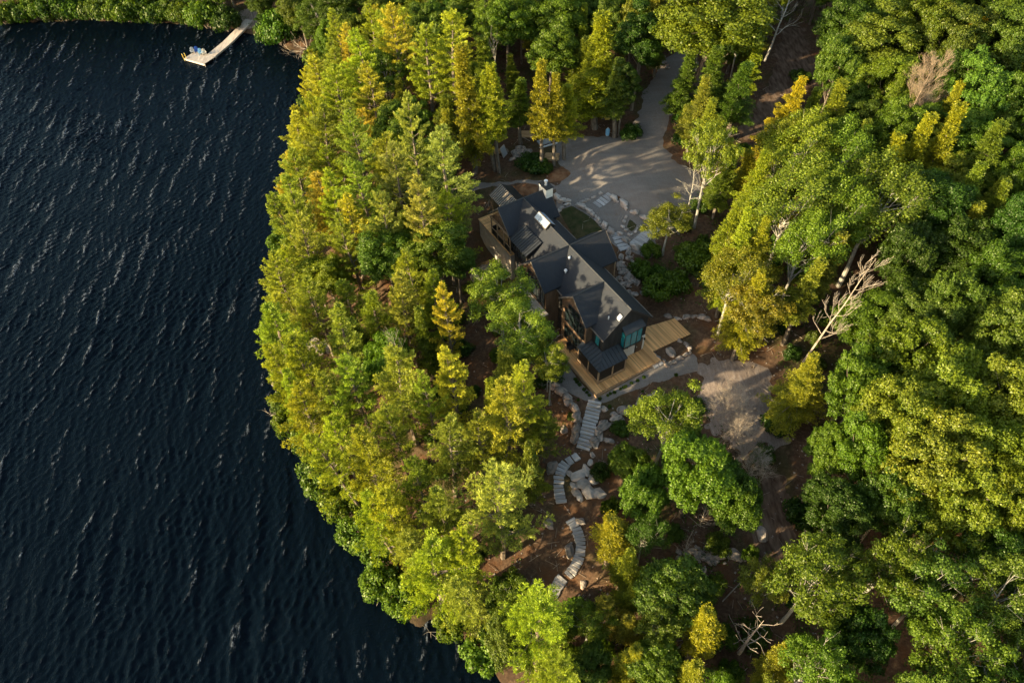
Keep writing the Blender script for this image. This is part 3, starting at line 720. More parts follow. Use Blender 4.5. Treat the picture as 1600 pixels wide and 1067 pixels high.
def stone_wall(pts, label, size=.55, courses=1, name='retaining_wall', hgt=.45):
    W = [on_ground(a, b) for a, b in pts]
    e = empty(name, tuple(W[0])); tag(e, label, 'stone wall')
    for c_ in range(courses):
        for i in range(len(W)-1):
            a, b = W[i], W[i+1]; d = np.linalg.norm((b-a)[:2]); n = max(1, int(d/(size*1.15))); ang = math.atan2(b[1]-a[1], b[0]-a[0])
            for k in range(n):
                t = (k+.5+random.uniform(-.15, .15))/n; p = a+(b-a)*t; s = size*random.uniform(.75, 1.25)
                x = p[0]+random.uniform(-.15, .15); y = p[1]+random.uniform(-.15, .15)
                stone_at(x-W[0][0], y-W[0][1], g1(x, y)-W[0][2]+.12+c_*hgt, s*.95, s*random.uniform(.5, .75), s*random.uniform(.6, .9), ang+random.uniform(-.25, .25), e)
    return e
ROCKSET[0] = PALE
stone_wall([(866, 309), (881, 318), (898, 320), (915, 327), (925, 335), (937, 349), (949, 360), (958, 368)], 'curving wall of pale boulders between the small lawn and the gravel patio', .75, 2, hgt=.3)
stone_wall([(870, 333), (880, 324), (890, 319)], 'short row of pink stones at the lawn end by the chimney', .5)
stone_wall([(908, 319), (925, 311), (942, 302)], 'stone edging left of the top steps by the driveway', .65)
stone_wall([(955, 312), (969, 317), (981, 328), (998, 338), (1013, 348), (1022, 353)], 'long row of granite blocks between driveway and sunken patio', .8, 2, hgt=.3)
stone_wall([(979, 337), (974, 350), (975, 360), (986, 369), (994, 360), (1003, 352)], 'low stone ring around the tiny triangular planting bed', .45)
stone_wall([(962, 360), (970, 372), (984, 385), (1000, 393), (1017, 404)], 'rough stones stepping down beside the entry landing', .75, 2, hgt=.3)
ROCKSET[0] = ROCKS
stone_wall([(858, 598), (871, 609), (881, 619), (896, 631), (903, 646), (902, 664), (899, 680), (897, 692)], 'tall boulder wall on the left of the long stair', .85, 2, hgt=.5)
stone_wall([(939, 636), (951, 644), (964, 646), (976, 640), (992, 630), (1008, 622), (1030, 612)], 'upper ragged rock wall right of the long stair', .6, 1)
stone_wall([(1012, 628), (990, 640), (968, 652), (949, 662), (936, 672), (933, 684), (925, 697)], 'lower dark rock wall curving down right of the stair', .8, 2, hgt=.4)
stone_wall([(1022, 553), (1045, 571), (1062, 560), (1080, 552), (1072, 538), (1058, 531)], 'stone edging around the rock bed at the deck corner', .4)
stone_wall([(1040, 495), (1065, 497), (1090, 496), (1110, 497)], 'thin ledge of pale rock above the far end of the deck', .55)
BOULD = [(881, 672, .65, 'tan boulder left of the long stone stair on the red soil'), (863, 729, 1.0, 'round grey boulder at the top of the curved steps'),
         (949, 689, .75, 'grey boulder right of the foot of the long stair'), (926, 711, .4, 'small pale boulder just above the rock outcrop'),
         (857, 818, .75, 'grey boulder half under the pine left of the middle steps'), (889, 858, .95, 'dark grey boulder inside the bend of the lowest steps'),
         (837, 917, .6, 'white boulder left of the lowest steps'), (911, 913, .5, 'pale boulder right of the lowest steps by the thicket'),
         (908, 815, .6, 'boulder touching the top tread of the lowest steps'), (1047, 550, .8, 'long tan boulder standing in the rock bed by the deck'),
         (1128, 862, 1.3, 'largest grey boulder in the hollow below the bare clearing'), (1148, 868, .9, 'narrow grey boulder right of the largest one in the hollow'),
         (1190, 838, .9, 'pale flat boulder at the edge of the dirt track'), (1105, 872, .7, 'smallest of the grey boulders in the hollow'),
         (607, 915, .9, 'white boulder on the shoreline under the leaning pine'), (612, 938, .8, 'lower white boulder at the waterline near the bottom shore'),
         (448, 650, 1.1, 'pale rock slab on the western tip of the shore'), (705, 405, .8, 'white boulder among the pines west of the house'), (760, 985, .6, 'boulder by the bottom shore')]
for (a, b, s, lab) in BOULD:
    p = on_ground(a, b); o = stone_at(p[0], p[1], p[2]+.15*s, s, s*.75, s*.75, random.uniform(0, 3), None, 'boulder'); tag(o, lab, 'boulder')
ROCKSET[0] = PALE
oc = on_ground(912, 752); e = empty('rock_outcrop', tuple(oc)); tag(e, 'broken granite outcrop inside the curve of stone steps', 'rock outcrop')
for (a, b, s, fl) in ((903, 745, 1.7, .45), (915, 735, 1.2, .5), (896, 758, 1.2, .4), (912, 757, 1.6, .6), (900, 770, 1.2, .4), (922, 768, 1.9, .5), (935, 772, 1.6, .5), (907, 778, 1.0, .4), (928, 750, 1.2, .5), (922, 724, .8, .5), (892, 742, .9, .35)):
    p = on_ground(a, b); stone_at(p[0]-oc[0], p[1]-oc[1], p[2]-oc[2]+.15, s*.75, s*.5, s*fl*.8, random.uniform(0, 3), e, tilt=.35)
ROCKSET[0] = ROCKS
# loose rubble heap east of the house and near the track
def rubble(name, cx, cy, rx, ry, n, label, smin=.15, smax=.4):
    c_ = on_ground(cx, cy); e = empty(name, tuple(c_)); tag(e, label, 'rock pile')
    for _ in range(n):
        a, b = cx+random.gauss(0, rx*.5), cy+random.gauss(0, ry*.5); p = on_ground(a, b); s = random.uniform(smin, smax)
        stone_at(p[0]-c_[0], p[1]-c_[1], p[2]-c_[2]+s*.3, s*1.2, s, s, random.uniform(0, 3), e, tilt=.5)
rubble('rock_pile', 982, 432, 14, 30, 60, 'broken rock heap under the back wall of the house', .2, .55)
rubble('rock_pile', 1028, 97, 16, 10, 40, 'grey rubble heap beside the top of the driveway', .2, .5)
rubble('rock_pile', 815, 240, 14, 8, 34, 'pile of pale field stones beside the shrubs left of the driveway', .3, .6)
rubble('rock_pile', 1100, 868, 45, 14, 50, 'scattered stones in the hollow below the clearing', .15, .4)
rubble('rock_pile', 765, 425, 22, 14, 30, 'dark rubble at the foot of the concrete base', .2, .6)
rubble('rock_pile', 497, 540, 22, 14, 14, 'pale bedrock showing between the shore pines', .5, 1.0)

def slab_mesh(seed):
    r = np.random.default_rng(seed); mb = MB()
    a = [(-.5, -.5, 0), (.5, -.5, 0), (.5, .5, 0), (-.5, .5, 0)]
    lo = [(x+r.uniform(-.04, .04), y+r.uniform(-.08, .08), -1) for x, y, _ in a]; hi = [(x*.97+r.uniform(-.03, .03), y*.95+r.uniform(-.06, .06), 0) for x, y, _ in a]
    md = [(x*1.02, y*1.03, -.15) for x, y, _ in hi]
    mb.hull8(lo, md); o = len(mb.v)-4
    mb.f.pop(-5) if False else None
    mb.add(md+hi, [(4, 5, 6, 7), (0, 1, 5, 4), (1, 2, 6, 5), (2, 3, 7, 6), (3, 0, 4, 7)])
    return mb.mesh('step', steps_m)
SLABS = [slab_mesh(i) for i in range(6)]
def steps(path, n, width, label, z0=None, z1=None, name='stone_steps', th=.16, dep=None):
    W = np.array([on_ground(a, b) for a, b in path]); seg = np.r_[0, np.cumsum(np.linalg.norm(np.diff(W[:, :2], axis=0), axis=1))]
    if z0 is not None:
        W = np.array([(*at(a, b, z0+(z1-z0)*s), z0+(z1-z0)*s) for (a, b), s in zip(path, seg/seg[-1])]); seg = np.r_[0, np.cumsum(np.linalg.norm(np.diff(W[:, :2], axis=0), axis=1))]
    e = empty(name, tuple(W[0])); tag(e, label, 'stone steps')
    for k in range(n):
        s = seg[-1]*(k)/(n-1) if n > 1 else 0
        x, y, zz = (np.interp(s, seg, W[:, i]) for i in range(3))
        s2 = min(s+.4, seg[-1]); s1 = max(s-.4, 0); dx = np.interp(s2, seg, W[:, 0])-np.interp(s1, seg, W[:, 0]); dy = np.interp(s2, seg, W[:, 1])-np.interp(s1, seg, W[:, 1])
        ang = math.atan2(dy, dx)-math.pi/2; d = (dep or seg[-1]/(n-1))*.9
        if z0 is None: zz = g1(x, y)+.17
        else: zz = zz+.03
        zz += .012*(k % 2)
        o = link('step', random.choice(SLABS), e, (x-W[0][0]+random.uniform(-.05, .05), y-W[0][1], zz-W[0][2]), (random.uniform(-.02, .02), random.uniform(-.02, .02), ang+random.uniform(-.05, .05)), (width*random.uniform(.93, 1.06), d, th if z0 is None else .3))
    return e
steps([(929, 628), (924, 650), (918, 675), (912, 699)], 14, 1.5, 'long straight flight of wide grey stone steps down from the deck', 5.15, 2.65)
steps([(883, 726), (878, 732.5), (875, 739), (873.5, 750), (873, 761), (874.6, 773), (876.7, 784)], 11, 1.1, 'short curved flight of stone steps beside the granite outcrop')
steps([(892, 814), (900, 825), (906, 841), (907.5, 854), (905, 872), (897, 888), (889, 898)], 17, 1.0, 'long S-bend of narrow stone steps in the middle of the red slope')
steps([(878, 905), (871, 914), (863, 928)], 6, 1.15, 'lowest six stone steps ending above the bottom pine')
steps([(899, 715), (890, 721)], 2, .9, 'two flat landing stones between the upper two stairs')
steps([(953, 307), (934, 321)], 5, 1.4, 'upper stone steps from the driveway into the patio')
steps([(963, 367), (976, 389)], 5, 1.5, 'dark slab steps from patio down to the entry landing')
steps([(1023, 357), (992, 384)], 10, 1.6, 'broad pinkish stone stair from driveway corner towards the entry')
steps([(1031, 568), (1024, 572)], 2, .6, 'two pale steps at the corner of the deck')

# ------------------------------------------------------------------ dock
DZ = LAKE+.45
dk = on_ground(320, 85); dpt = lambda a, b: np.array(at(a, b, DZ))
dock = empty('dock', (*dpt(334, 90), LAKE)); tag(dock, 'L-shaped grey wooden dock reaching into the dark lake', 'dock')
o3 = np.array([*dpt(334, 90), LAKE])
def plank_run(P0, P1, w0, w1, n, name, m, z0, z1):
    """planks across a run from P0 to P1 (centre line)"""
    P0 = np.array(P0); P1 = np.array(P1); d = P1-P0; Lr = np.linalg.norm(d); d /= Lr; nn = np.array([-d[1], d[0]])
    mb = MB()
    for k in range(n):
        a = P0+d*Lr*(k/n); b = P0+d*Lr*((k+.93)/n); z = z0+(z1-z0)*k/n; w = w0+(w1-w0)*k/n
        lo = [(*(a-nn*w/2-o3[:2]), z-.08-LAKE), (*(b-nn*w/2-o3[:2]), z-.08-LAKE), (*(b+nn*w/2-o3[:2]), z-.08-LAKE), (*(a+nn*w/2-o3[:2]), z-.08-LAKE)]
        mb.hull8(lo, [(p[0], p[1], p[2]+.08+.006*(k % 2)) for p in lo])
    mb.build(name, m, dock)
    for s in (-1, 1):
        a = P0+nn*s*(w0/2-.08)-o3[:2]; b = P1+nn*s*(w1/2-.08)-o3[:2]
        e_ = nn*.05
        MB().hull8([(*(a-e_), z0-.35-LAKE), (*(b-e_), z1-.35-LAKE), (*(b+e_), z1-.35-LAKE), (*(a+e_), z0-.35-LAKE)], [(*(a-e_), z0-.085-LAKE), (*(b-e_), z1-.085-LAKE), (*(b+e_), z1-.085-LAKE), (*(a+e_), z0-.085-LAKE)]).build('joist', weath, dock)
c1 = (dpt(323, 85)+dpt(337, 88.5))/2; c2 = (dpt(349, 65)+dpt(361.5, 68))/2; c3 = np.array(at(390, 31.5, LAKE+.9))
plank_run(c1, c2, 2.0, 2.0, 50, 'walkway', weath, DZ, DZ+.06)
plank_run(c2+(c3-c2)*.004, c3, 2.0, 2.0, 60, 'ramp', weath, DZ+.07, LAKE+.95)
p0 = (dpt(290, 91)+dpt(303, 80.5))/2; p1 = (dpt(320.5, 100.5)+dpt(335, 88.5))/2
plank_run(p0, p1, 3.4, 3.4, 44, 'platform', weath, DZ-.01, DZ-.01)
for (a, b) in ((292, 92), (320, 101), (332, 90), (304, 82)):
    p = dpt(a, b)-o3[:2]; MB().tube([(*p, -2.5), (*p, .62)], .09, 8).build('pile', weath, dock)
def adirondack(loc, rz, m, label):
    e = empty('dock_chair', loc, rz); tag(e, label, 'chair', 'chairs in a row on the dock')
    MB().hull8([(-.3, -.3, .36), (.3, -.3, .36), (.3, .28, .24), (-.3, .28, .24)], [(-.3, -.3, .4), (.3, -.3, .4), (.3, .28, .28), (-.3, .28, .28)]).build('seat', m, e)
    bk = MB()
    for k in range(5):
        x = -.27+k*.135; t = 1.05-.05*abs(k-2)**1.5
        bk.hull8([(x-.055, .26, .26), (x+.055, .26, .26), (x+.055, .29, .26), (x-.055, .29, .26)], [(x-.06, .55, t), (x+.06, .55, t), (x+.06, .58, t), (x-.06, .58, t)])
    bk.build('backrest', m, e)
    for s in (-1, 1):
        MB().box(s*.38-.08, s*.38+.08, -.42, .35, .56, .6).build('armrest', m, e)
        MB().box(s*.36-.03, s*.36+.03, -.36, -.27, 0, .56).build('leg', m, e)
        MB().box(s*.33-.025, s*.33+.025, .22, .5, 0, .3).build('leg', m, e)
for (a, b, mm, lab) in ((302, 83.5, greyp, 'grey slatted chair nearest the outer end of the dock'), (308.5, 82.5, blue, 'royal blue slatted chair on the dock'),
                        (314.5, 85.5, lblue, 'pale blue and white slatted chair on the dock'), (320, 86, cream, 'cream slatted chair beside the dock walkway')):
    p = dpt(a, b); adirondack((p[0], p[1], DZ+.01), R(25), mm, lab)
p = dpt(292.5, 91); lad = empty('swim_ladder', (p[0]-.35, p[1]-.2, LAKE-.6), R(35)); tag(lad, 'yellow swim ladder at the outer corner of the dock', 'ladder')
for s in (-.25, .25): MB().tube([(s, 0, 0), (s, 0, 1.9), (s, .4, 1.95), (s, .5, 1.1)], .04, 6).build('rail', yellowp, lad)
for k in range(4): MB().box(-.25, .25, -.04, .04, .2+k*.3, .25+k*.3).build('rung', yellowp, lad)
# black patio chair on the narrow deck strip
p = at(891, 547, 5.27); e = empty('patio_chair', (p[0], p[1], 5.27), TH+R(90)); tag(e, 'black patio chair on the narrow side of the cedar deck', 'chair')
MB().box(-.3, .3, -.3, .3, .38, .45).build('seat', black, e); MB().hull8([(-.3, .24, .45), (.3, .24, .45), (.3, .3, .45), (-.3, .3, .45)], [(-.3, .42, 1.0), (.3, .42, 1.0), (.3, .47, 1.0), (-.3, .47, 1.0)]).build('backrest', black, e)
for sx in (-.27, .27):
    for sy in (-.27, .27): MB().box(sx-.03, sx+.03, sy-.03, sy+.03, 0, .38).build('leg', black, e)
    MB().box(sx-.05, sx+.05, -.3, .3, .62, .67).build('armrest', black, e)

# ------------------------------------------------------------------ building materials under the trees left of the driveway
def boards(px, py, rz, Lb, n, lv, label, m=lumber, w=.16, name='lumber_stack', cat='lumber'):
    p = on_ground(px, py); e = empty(name, tuple(p), R(rz)); tag(e, label, cat)
    for j in range(lv):
        for i in range(n):
            MB().box(-Lb/2+random.uniform(-.15, .15), Lb/2+random.uniform(-.15, .15), (i-n/2)*w*1.12, (i-n/2)*w*1.12+w, .08+j*.07, .14+j*.07).build('board', m, e)
    return e
boards(828, 211, -2, 3.4, 9, 2, 'long flat stack of sawn boards under the trees')
boards(853, 206, 25, 1.5, 5, 1, 'short tilted stack of boards above the gravel')
boards(862, 247, -8, 1.9, 9, 3, 'orange brown stack of short boards at the edge of the gravel')
boards(755, 229, 80, 2.2, 5, 2, 'upright sunlit bundle of boards under the left trees')
boards(776, 238, 5, 2.4, 6, 2, 'sunlit boards lying behind the leaning frame')
p = on_ground(790, 244); e = empty('leaning_panel', tuple(p), R(60)); tag(e, 'grey framed panel leaning among the lumber', 'panel')
MB().hull8([(-.6, 0, 0), (.6, 0, 0), (.6, .08, 0), (-.6, .08, 0)], [(-.6, .5, 1.4), (.6, .5, 1.4), (.6, .58, 1.4), (-.6, .58, 1.4)]).build('frame', weath, e)
MB().hull8([(-.48, -.01, .12), (.48, -.01, .12), (.48, .03, .12), (-.48, .03, .12)], [(-.48, .43, 1.28), (.48, .43, 1.28), (.48, .47, 1.28), (-.48, .47, 1.28)]).build('sheet', greyp, e)
p = on_ground(857, 229); o = MB().tube([(-1.3, -.5, .12), (1.3, .6, .12)], .13, 8).build('drain_pipe', steelw); o.location = tuple(p); tag(o, 'white drain pipe lying at the gravel edge', 'pipe')
p = on_ground(850, 223); e = empty('tarp_stack', tuple(p), R(20)); tag(e, 'blue grey sheet of metal lying by the white pipe', 'metal sheet')
MB().box(-.9, .9, -.6, .6, .05, .18).build('sheet', greyp, e); MB().box(-.8, .8, -.5, .5, 0, .05).build('bearer', lumber, e)
p = on_ground(936, 168); e = empty('utility_cabinet', tuple(p), R(10)); tag(e, 'pale grey utility cabinet between the trunks by the driveway', 'cabinet')
MB().hull8([(-.6, -.45, 0), (.6, -.45, 0), (.6, .45, 0), (-.6, .45, 0)], [(-.6, -.45, .9), (.6, -.45, .9), (.6, .45, 1.2), (-.6, .45, 1.2)]).build('body', steelw, e)
MB().hull8([(-.66, -.5, .92), (.66, -.5, .92), (.66, .5, 1.22), (-.66, .5, 1.22)], [(-.66, -.5, .98), (.66, -.5, .98), (.66, .5, 1.28), (-.66, .5, 1.28)]).build('lid', greyp, e)
p = on_ground(949, 212); e = empty('propane_tank', tuple(p)); tag(e, 'small blue grey gas tank at the driveway edge', 'tank')
MB().tube([(0, 0, .1), (0, 0, .2), (0, 0, 1.0), (0, 0, 1.15)], [.2, .3, .3, .15], 12).build('body', lblue, e); MB().tube([(0, 0, 1.15), (0, 0, 1.3)], .1, 8).build('collar', greyp, e); MB().tube([(0, 0, 0), (0, 0, .1)], .25, 10).build('foot', greyp, e)
p = on_ground(917, 186); e = empty('standpipe', tuple(p)); tag(e, 'thin grey standpipe beside a trunk near the driveway', 'pipe')
MB().tube([(0, 0, 0), (0, 0, 1.5)], .07, 8).build('pipe', steelw, e); MB().tube([(0, 0, 1.5), (.25, 0, 1.5)], .06, 8).build('spout', steelw, e)
p = on_ground(948, 189); e = empty('machine_seat', tuple(p)); tag(e, 'small yellow barrow tipped among the trunks', 'barrow')
MB().hull8([(-.3, -.25, .3), (.3, -.25, .3), (.3, .25, .3), (-.3, .25, .3)], [(-.45, -.35, .62), (.5, -.35, .62), (.5, .35, .62), (-.45, .35, .62)]).build('tray', yellowp, e)
MB().tube([(.45, -.05, .2), (.45, .05, .2)], .2, 12).build('wheel', black, e)
for s in (-.25, .25): MB().tube([(.4, s*.4, .25), (-.9, s, .55)], .025, 6).build('handle', greyp, e)

# ------------------------------------------------------------------ trees: generators
def rodrig(a): return a/(np.linalg.norm(a, axis=-1, keepdims=True)+1e-9)
def cards(C, Nn, size, r, aspect=1.0, jitter=.25):
    """leaf quads centred at C with normals Nn"""
    n = len(C); t = rodrig(np.cross(Nn, r.normal(size=(n, 3)))); b = np.cross(Nn, t)
    s = (size*r.uniform(.6, 1.3, n))[:, None]; t = t*s*.5; b = b*s*.5*aspect
    bend = Nn*s*.12
    V = np.stack([C-t+bend, C-b-bend*.2, C+t+bend, C+b-bend*.2], 1)
    return V
def blades(C, Dn, length, width, r):
    n = len(C); w = rodrig(np.cross(Dn, r.normal(size=(n, 3))))*width*.5
    ln = (length*r.uniform(.7, 1.25, n))[:, None]
    return np.stack([C-w*.5, C+Dn*ln*.55-w, C+Dn*ln, C+Dn*ln*.55+w], 1)
def leaf_mesh(name, V, attr, m):
    n = len(V); return np_mesh(name, V.reshape(-1, 3), np.arange(n*4).reshape(n, 4), m, attr)

def conifer(seed, H, Rr, kind):
    r = np.random.default_rng(seed); pts = []; dirs = []; at_ = []; tb = MB()
    lean = r.normal(size=2)*.012*H
    def axis(z): t = z/H; return np.array([lean[0]*t*t+.12*math.sin(z*.5+seed), lean[1]*t*t+.12*math.cos(z*.43+seed), z])
    tb.tube([axis(z) for z in np.linspace(-.6, H*.97, 9)], [max(.02, .022*H*(1-t)**.8*.8) for t in np.linspace(0, .99, 9)], 6)
    pine = kind == 'pine'
    z0 = H*(.30 if pine else (.20 if seed in (21, 24) else .36)); z = z0; az = r.uniform(0, 6.28)
    sec = r.uniform(.6, 1.1, 7)
    while z < H*.985:
        t = (z-z0)/(H-z0)
        if pine: prof = (1-t)**.62*(.55+.45*min(1, t*4+.35)); nb = int(r.integers(4, 6)); dz = r.uniform(.75, 1.35)*(1-.45*t)
        else: prof = (1-t)**.9*(.6+.4*min(1, t*5+.3)); nb = int(r.integers(4, 6)); dz = r.uniform(.26, .42)*(1-.2*t)
        for b in range(nb):
            az += 2.4+r.uniform(-.5, .5)
            s_ = sec[int((az % 6.28)/6.2832*7) % 7]
            Lb = max(.35, Rr*prof*s_*(r.uniform(.6, 1.45) if pine else r.uniform(.55, 1.15)))
            el = (R(r.uniform(2, 24))+t*R(32)) if pine else R(r.uniform(-6, 14))+t*R(38)
            d0 = np.array([math.cos(az)*math.cos(el), math.sin(az)*math.cos(el), math.sin(el)])
            o = axis(z); P = []
            for s in np.linspace(0, 1, 5):
                sag = (.10*s*s if pine else -.20*s*s)*Lb
                P.append(o+d0*Lb*s+np.array([0, 0, sag]))
            tb.tube(P, [.018*Lb+.012, .014*Lb+.01, .01*Lb+.008, .008, .005], 3, caps=False)
            shade = r.uniform(-.15, .15)
            side = rodrig(np.cross(d0, (0, 0, 1)))
            s = .34 if pine else .12
            while s < 1.02:
                i = min(3, int(s*4)); base = P[i]+(P[i+1]-P[i])*(s*4-i)
                tl = (.34*Lb*max(0.0, 1-s)**.6+.22) if pine else (.34*Lb*max(0.0, 1-s)**.7+.18)
                for sg in (-1, 1):
                    td = rodrig(d0*(.75+.2*r.random())+side*sg*r.uniform(.5, 1.0)+np.array([0, 0, r.uniform(.0, .35) if pine else r.uniform(-.35, .02)]))
                    st = .0
                    stp = .20 if pine else .15
                    while st < tl:
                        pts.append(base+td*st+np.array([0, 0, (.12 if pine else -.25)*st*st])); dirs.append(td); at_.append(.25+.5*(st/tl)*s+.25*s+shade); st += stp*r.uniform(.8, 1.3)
                s += (.17 if pine else .12)*r.uniform(.8, 1.2)/max(.45, min(1, Lb/2.2))
        z += dz
    pts = np.array(pts); dirs = np.array(dirs); at_ = np.array(at_)
    k = 15 if pine else 9
    C = np.repeat(pts, k, 0); Dn = np.repeat(dirs, k, 0); a = np.repeat(at_, k)
    n = len(C); C = C+r.normal(size=(n, 3))*(.05 if pine else .06)
    if pine: Dd = rodrig(Dn*.9+r.normal(size=(n, 3))*.55+np.array([0, 0, .45])); V = blades(C, Dd, .25, .055, r)
    else: Dd = rodrig(Dn*.8+r.normal(size=(n, 3))*.5+np.array([0, 0, -.25])); V = blades(C, Dd, .16, .07, r)
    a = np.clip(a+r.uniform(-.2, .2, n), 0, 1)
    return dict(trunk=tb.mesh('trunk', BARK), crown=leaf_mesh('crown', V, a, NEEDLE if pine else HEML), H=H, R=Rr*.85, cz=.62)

def grow(tb, r, p, d, ln, rad, depth, tips, spread=.55, upb=.25, n=5, wind=None, kids=(2, 4), minr=.008):
    P = [np.array(p, float)]; dd = np.array(d, float); m_ = 4
    for i in range(m_):
        dd = rodrig(dd+r.normal(size=3)*.13+np.array([0, 0, upb*.25])+(wind*.12 if wind is not None else 0)); P.append(P[-1]+dd*ln/m_)
    re = max(minr, rad*.55)
    tb.tube(P, list(np.linspace(rad, re, m_+1)), n if depth > 1 else 3, caps=False)
    if depth == 0: tips.append((P[-1], dd)); tips.append((P[2], dd)); return
    for k in range(int(r.integers(*kids))+1):
        i = int(r.integers(2, m_+1)); nd = rodrig(dd+r.normal(size=3)*spread+np.array([0, 0, upb])+(wind*.3 if wind is not None else 0))
        grow(tb, r, P[i], nd, ln*r.uniform(.55, .8), re*r.uniform(.6, .85), depth-1, tips, spread, upb, n, wind, kids, minr)

def broadleaf(seed, H, Rr, kind):
    """kind: maple (dense lumpy), aspen (airy, pale limbs), wind (airy, limbs swept)"""
    r = np.random.default_rng(seed); tb = MB(); tips = []
    dense = kind == 'maple'; wind = np.array([.75, .45, .25]) if kind == 'wind' else None
    cb = .30 if dense else .36
    cz = H*(.62 if dense else .66); rz = H*(.36 if dense else .34)
    top = np.array([r.normal()*.4, r.normal()*.4, H*.72])
    tr = [np.array([0, 0, -.6]), np.array([0, 0, H*.15]), np.array([r.normal()*.2, r.normal()*.2, H*.4]), top]
    tb.tube(tr, [.018*H, .013*H, .009*H, .005*H] if dense else [.013*H, .010*H, .008*H, .004*H], 7)
    npuff = 95 if dense else (70 if kind == 'aspen' else 80)
    lobes = [(rodrig(np.array([r.normal(), r.normal(), abs(r.normal())*.9])), r.uniform(.8, 1.15)) for _ in range(9)]
    puffs = []
    for i in range(npuff):
        d = r.normal(size=3); d[2] = abs(d[2])*.95-.28; d = rodrig(d)
        lob = max([.72]+[w*max(0, float(d@l))**1.5 for l, w in lobes])
        rad = lob*(r.uniform(.80, 1.0) if r.random() < (.8 if dense else .6) else r.uniform(.35, .8))
        c_ = np.array([d[0]*Rr*rad, d[1]*Rr*rad, cz+d[2]*rz*rad])
        if wind is not None: c_ = c_+wind*Rr*.28*(c_[2]-H*.35)/(H*.6)
        puffs.append((c_, r.uniform(.55, 1.0)*(.20 if dense else .165)*Rr+ .12))
    # limbs to a share of the puffs
    order = r.permutation(npuff)[:(20 if dense else 28)]
    for i in order:
        c_, s_ = puffs[i]; zb = min(c_[2]-.3, H*r.uniform(cb, .72)); zb = max(zb, H*.2)
        t = zb/H; st = np.array([tr[2][0]*t*2 if t < .4 else top[0]*(t/.72), tr[2][1]*t*2 if t < .4 else top[1]*(t/.72), zb])
        mid = st*.45+c_*.55+np.array([0, 0, -.05*H*r.random()])+r.normal(size=3)*.12
        tb.tube([st, st*.75+mid*.25, mid, c_*.9+mid*.1], [.0045*H, .0034*H, .002*H, .006], 4, caps=False)
        for _ in range(1 if dense else 3): tb.tube([c_*.55+mid*.45, c_+r.normal(size=3)*s_*.8], [.016, .005], 3, caps=False)
    Cs, Ns, As = [], [], []
    for c_, s_ in puffs:
        k = int((680 if dense else 400)*(s_/(.17*Rr+.1))**2*(Rr/3.2))
        d = r.normal(size=(k, 3)); d[:, 2] = d[:, 2]*.8+.28; d = rodrig(d)
        rr = s_*(r.random(k)**.35)*(1+.25*np.sin(d[:, 0]*5+d[:, 1]*7+s_*40))
        st = np.array([1.15, 1.15, .75]) if kind != 'wind' else np.array([1, 1, .7])
        q_ = c_+d*rr[:, None]*st
        if wind is not None: q_ = q_+np.outer(r.uniform(-1, 1, k)*s_*1.1, rodrig(wind))
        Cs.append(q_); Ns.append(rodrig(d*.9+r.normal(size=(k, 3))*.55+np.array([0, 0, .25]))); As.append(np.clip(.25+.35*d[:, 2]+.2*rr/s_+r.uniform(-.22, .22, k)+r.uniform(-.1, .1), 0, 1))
    C = np.concatenate(Cs); Nn = np.concatenate(Ns); A = np.concatenate(As)
    V = cards(C, Nn, .175 if dense else .15, r, .75)
    return dict(trunk=tb.mesh('trunk', BARK if dense else BARKW), crown=leaf_mesh('crown', V, A, LEAF), H=H, R=Rr, cz=.64)

def shrub(seed, H, Rr):
    r = np.random.default_rng(seed); tb = MB()
    Cs, Ns, As = [], [], []
    for i in range(16):
        a = r.uniform(0, 6.28); q0 = Rr*math.sqrt(r.random())*.75; c_ = np.array([q0*math.cos(a), q0*math.sin(a), H*r.uniform(.35, .8)*(1-.4*q0/Rr)]); s_ = Rr*r.uniform(.25, .42)
        tb.tube([(0, 0, -.3), c_*.5+np.array([0, 0, .1]), c_], [.05, .03, .01], 4, caps=False)
        k = 260; d = r.normal(size=(k, 3)); d[:, 2] += .3; d = rodrig(d); rr = s_*r.random(k)**.4
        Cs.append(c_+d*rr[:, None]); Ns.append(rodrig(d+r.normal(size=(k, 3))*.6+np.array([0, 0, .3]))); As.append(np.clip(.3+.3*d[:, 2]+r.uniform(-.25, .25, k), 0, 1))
    return dict(trunk=tb.mesh('stems', BARK), crown=leaf_mesh('foliage', cards(np.concatenate(Cs), np.concatenate(Ns), .17, r, .7), np.concatenate(As), LEAF), H=H, R=Rr, cz=.6)

def bare(seed, H, Rr, m, depth=4, spread=.5, trunk_lean=(0, 0), wind=None, rad=.012, kids=(2, 4), split=.35, fine=False):
    r = np.random.default_rng(seed); tb = MB(); lx, ly = trunk_lean
    zz = np.linspace(-.5, H*.9, 8); P = [np.array([lx*(z/H)**1.3+.1*math.sin(z), ly*(z/H)**1.3+.1*math.cos(z*.8), z]) for z in zz]
    tb.tube(P, list(np.linspace(rad*H, .012, 8)), 6)
    tips = []
    for i in range(40 if fine else 15):
        t = split+(1-split)*(i/(40 if fine else 15)); z = t*H*.88; j = min(6, int(t*7)); p = np.array([np.interp(z, zz, [q_[0] for q_ in P]), np.interp(z, zz, [q_[1] for q_ in P]), z])
        a = i*2.4+r.uniform(-.4, .4); d = rodrig(np.array([math.cos(a), math.sin(a), .35+.5*t]))
        grow(tb, r, p, d, Rr*(1.05-.6*t)*r.uniform(.5, .8), rad*H*.3*(1.2-t), depth-2, tips, spread, .15, 5, wind, kids, .006 if fine else .012)
    return dict(trunk=tb.mesh('trunk', m), crown=None, H=H, R=Rr, cz=.6)

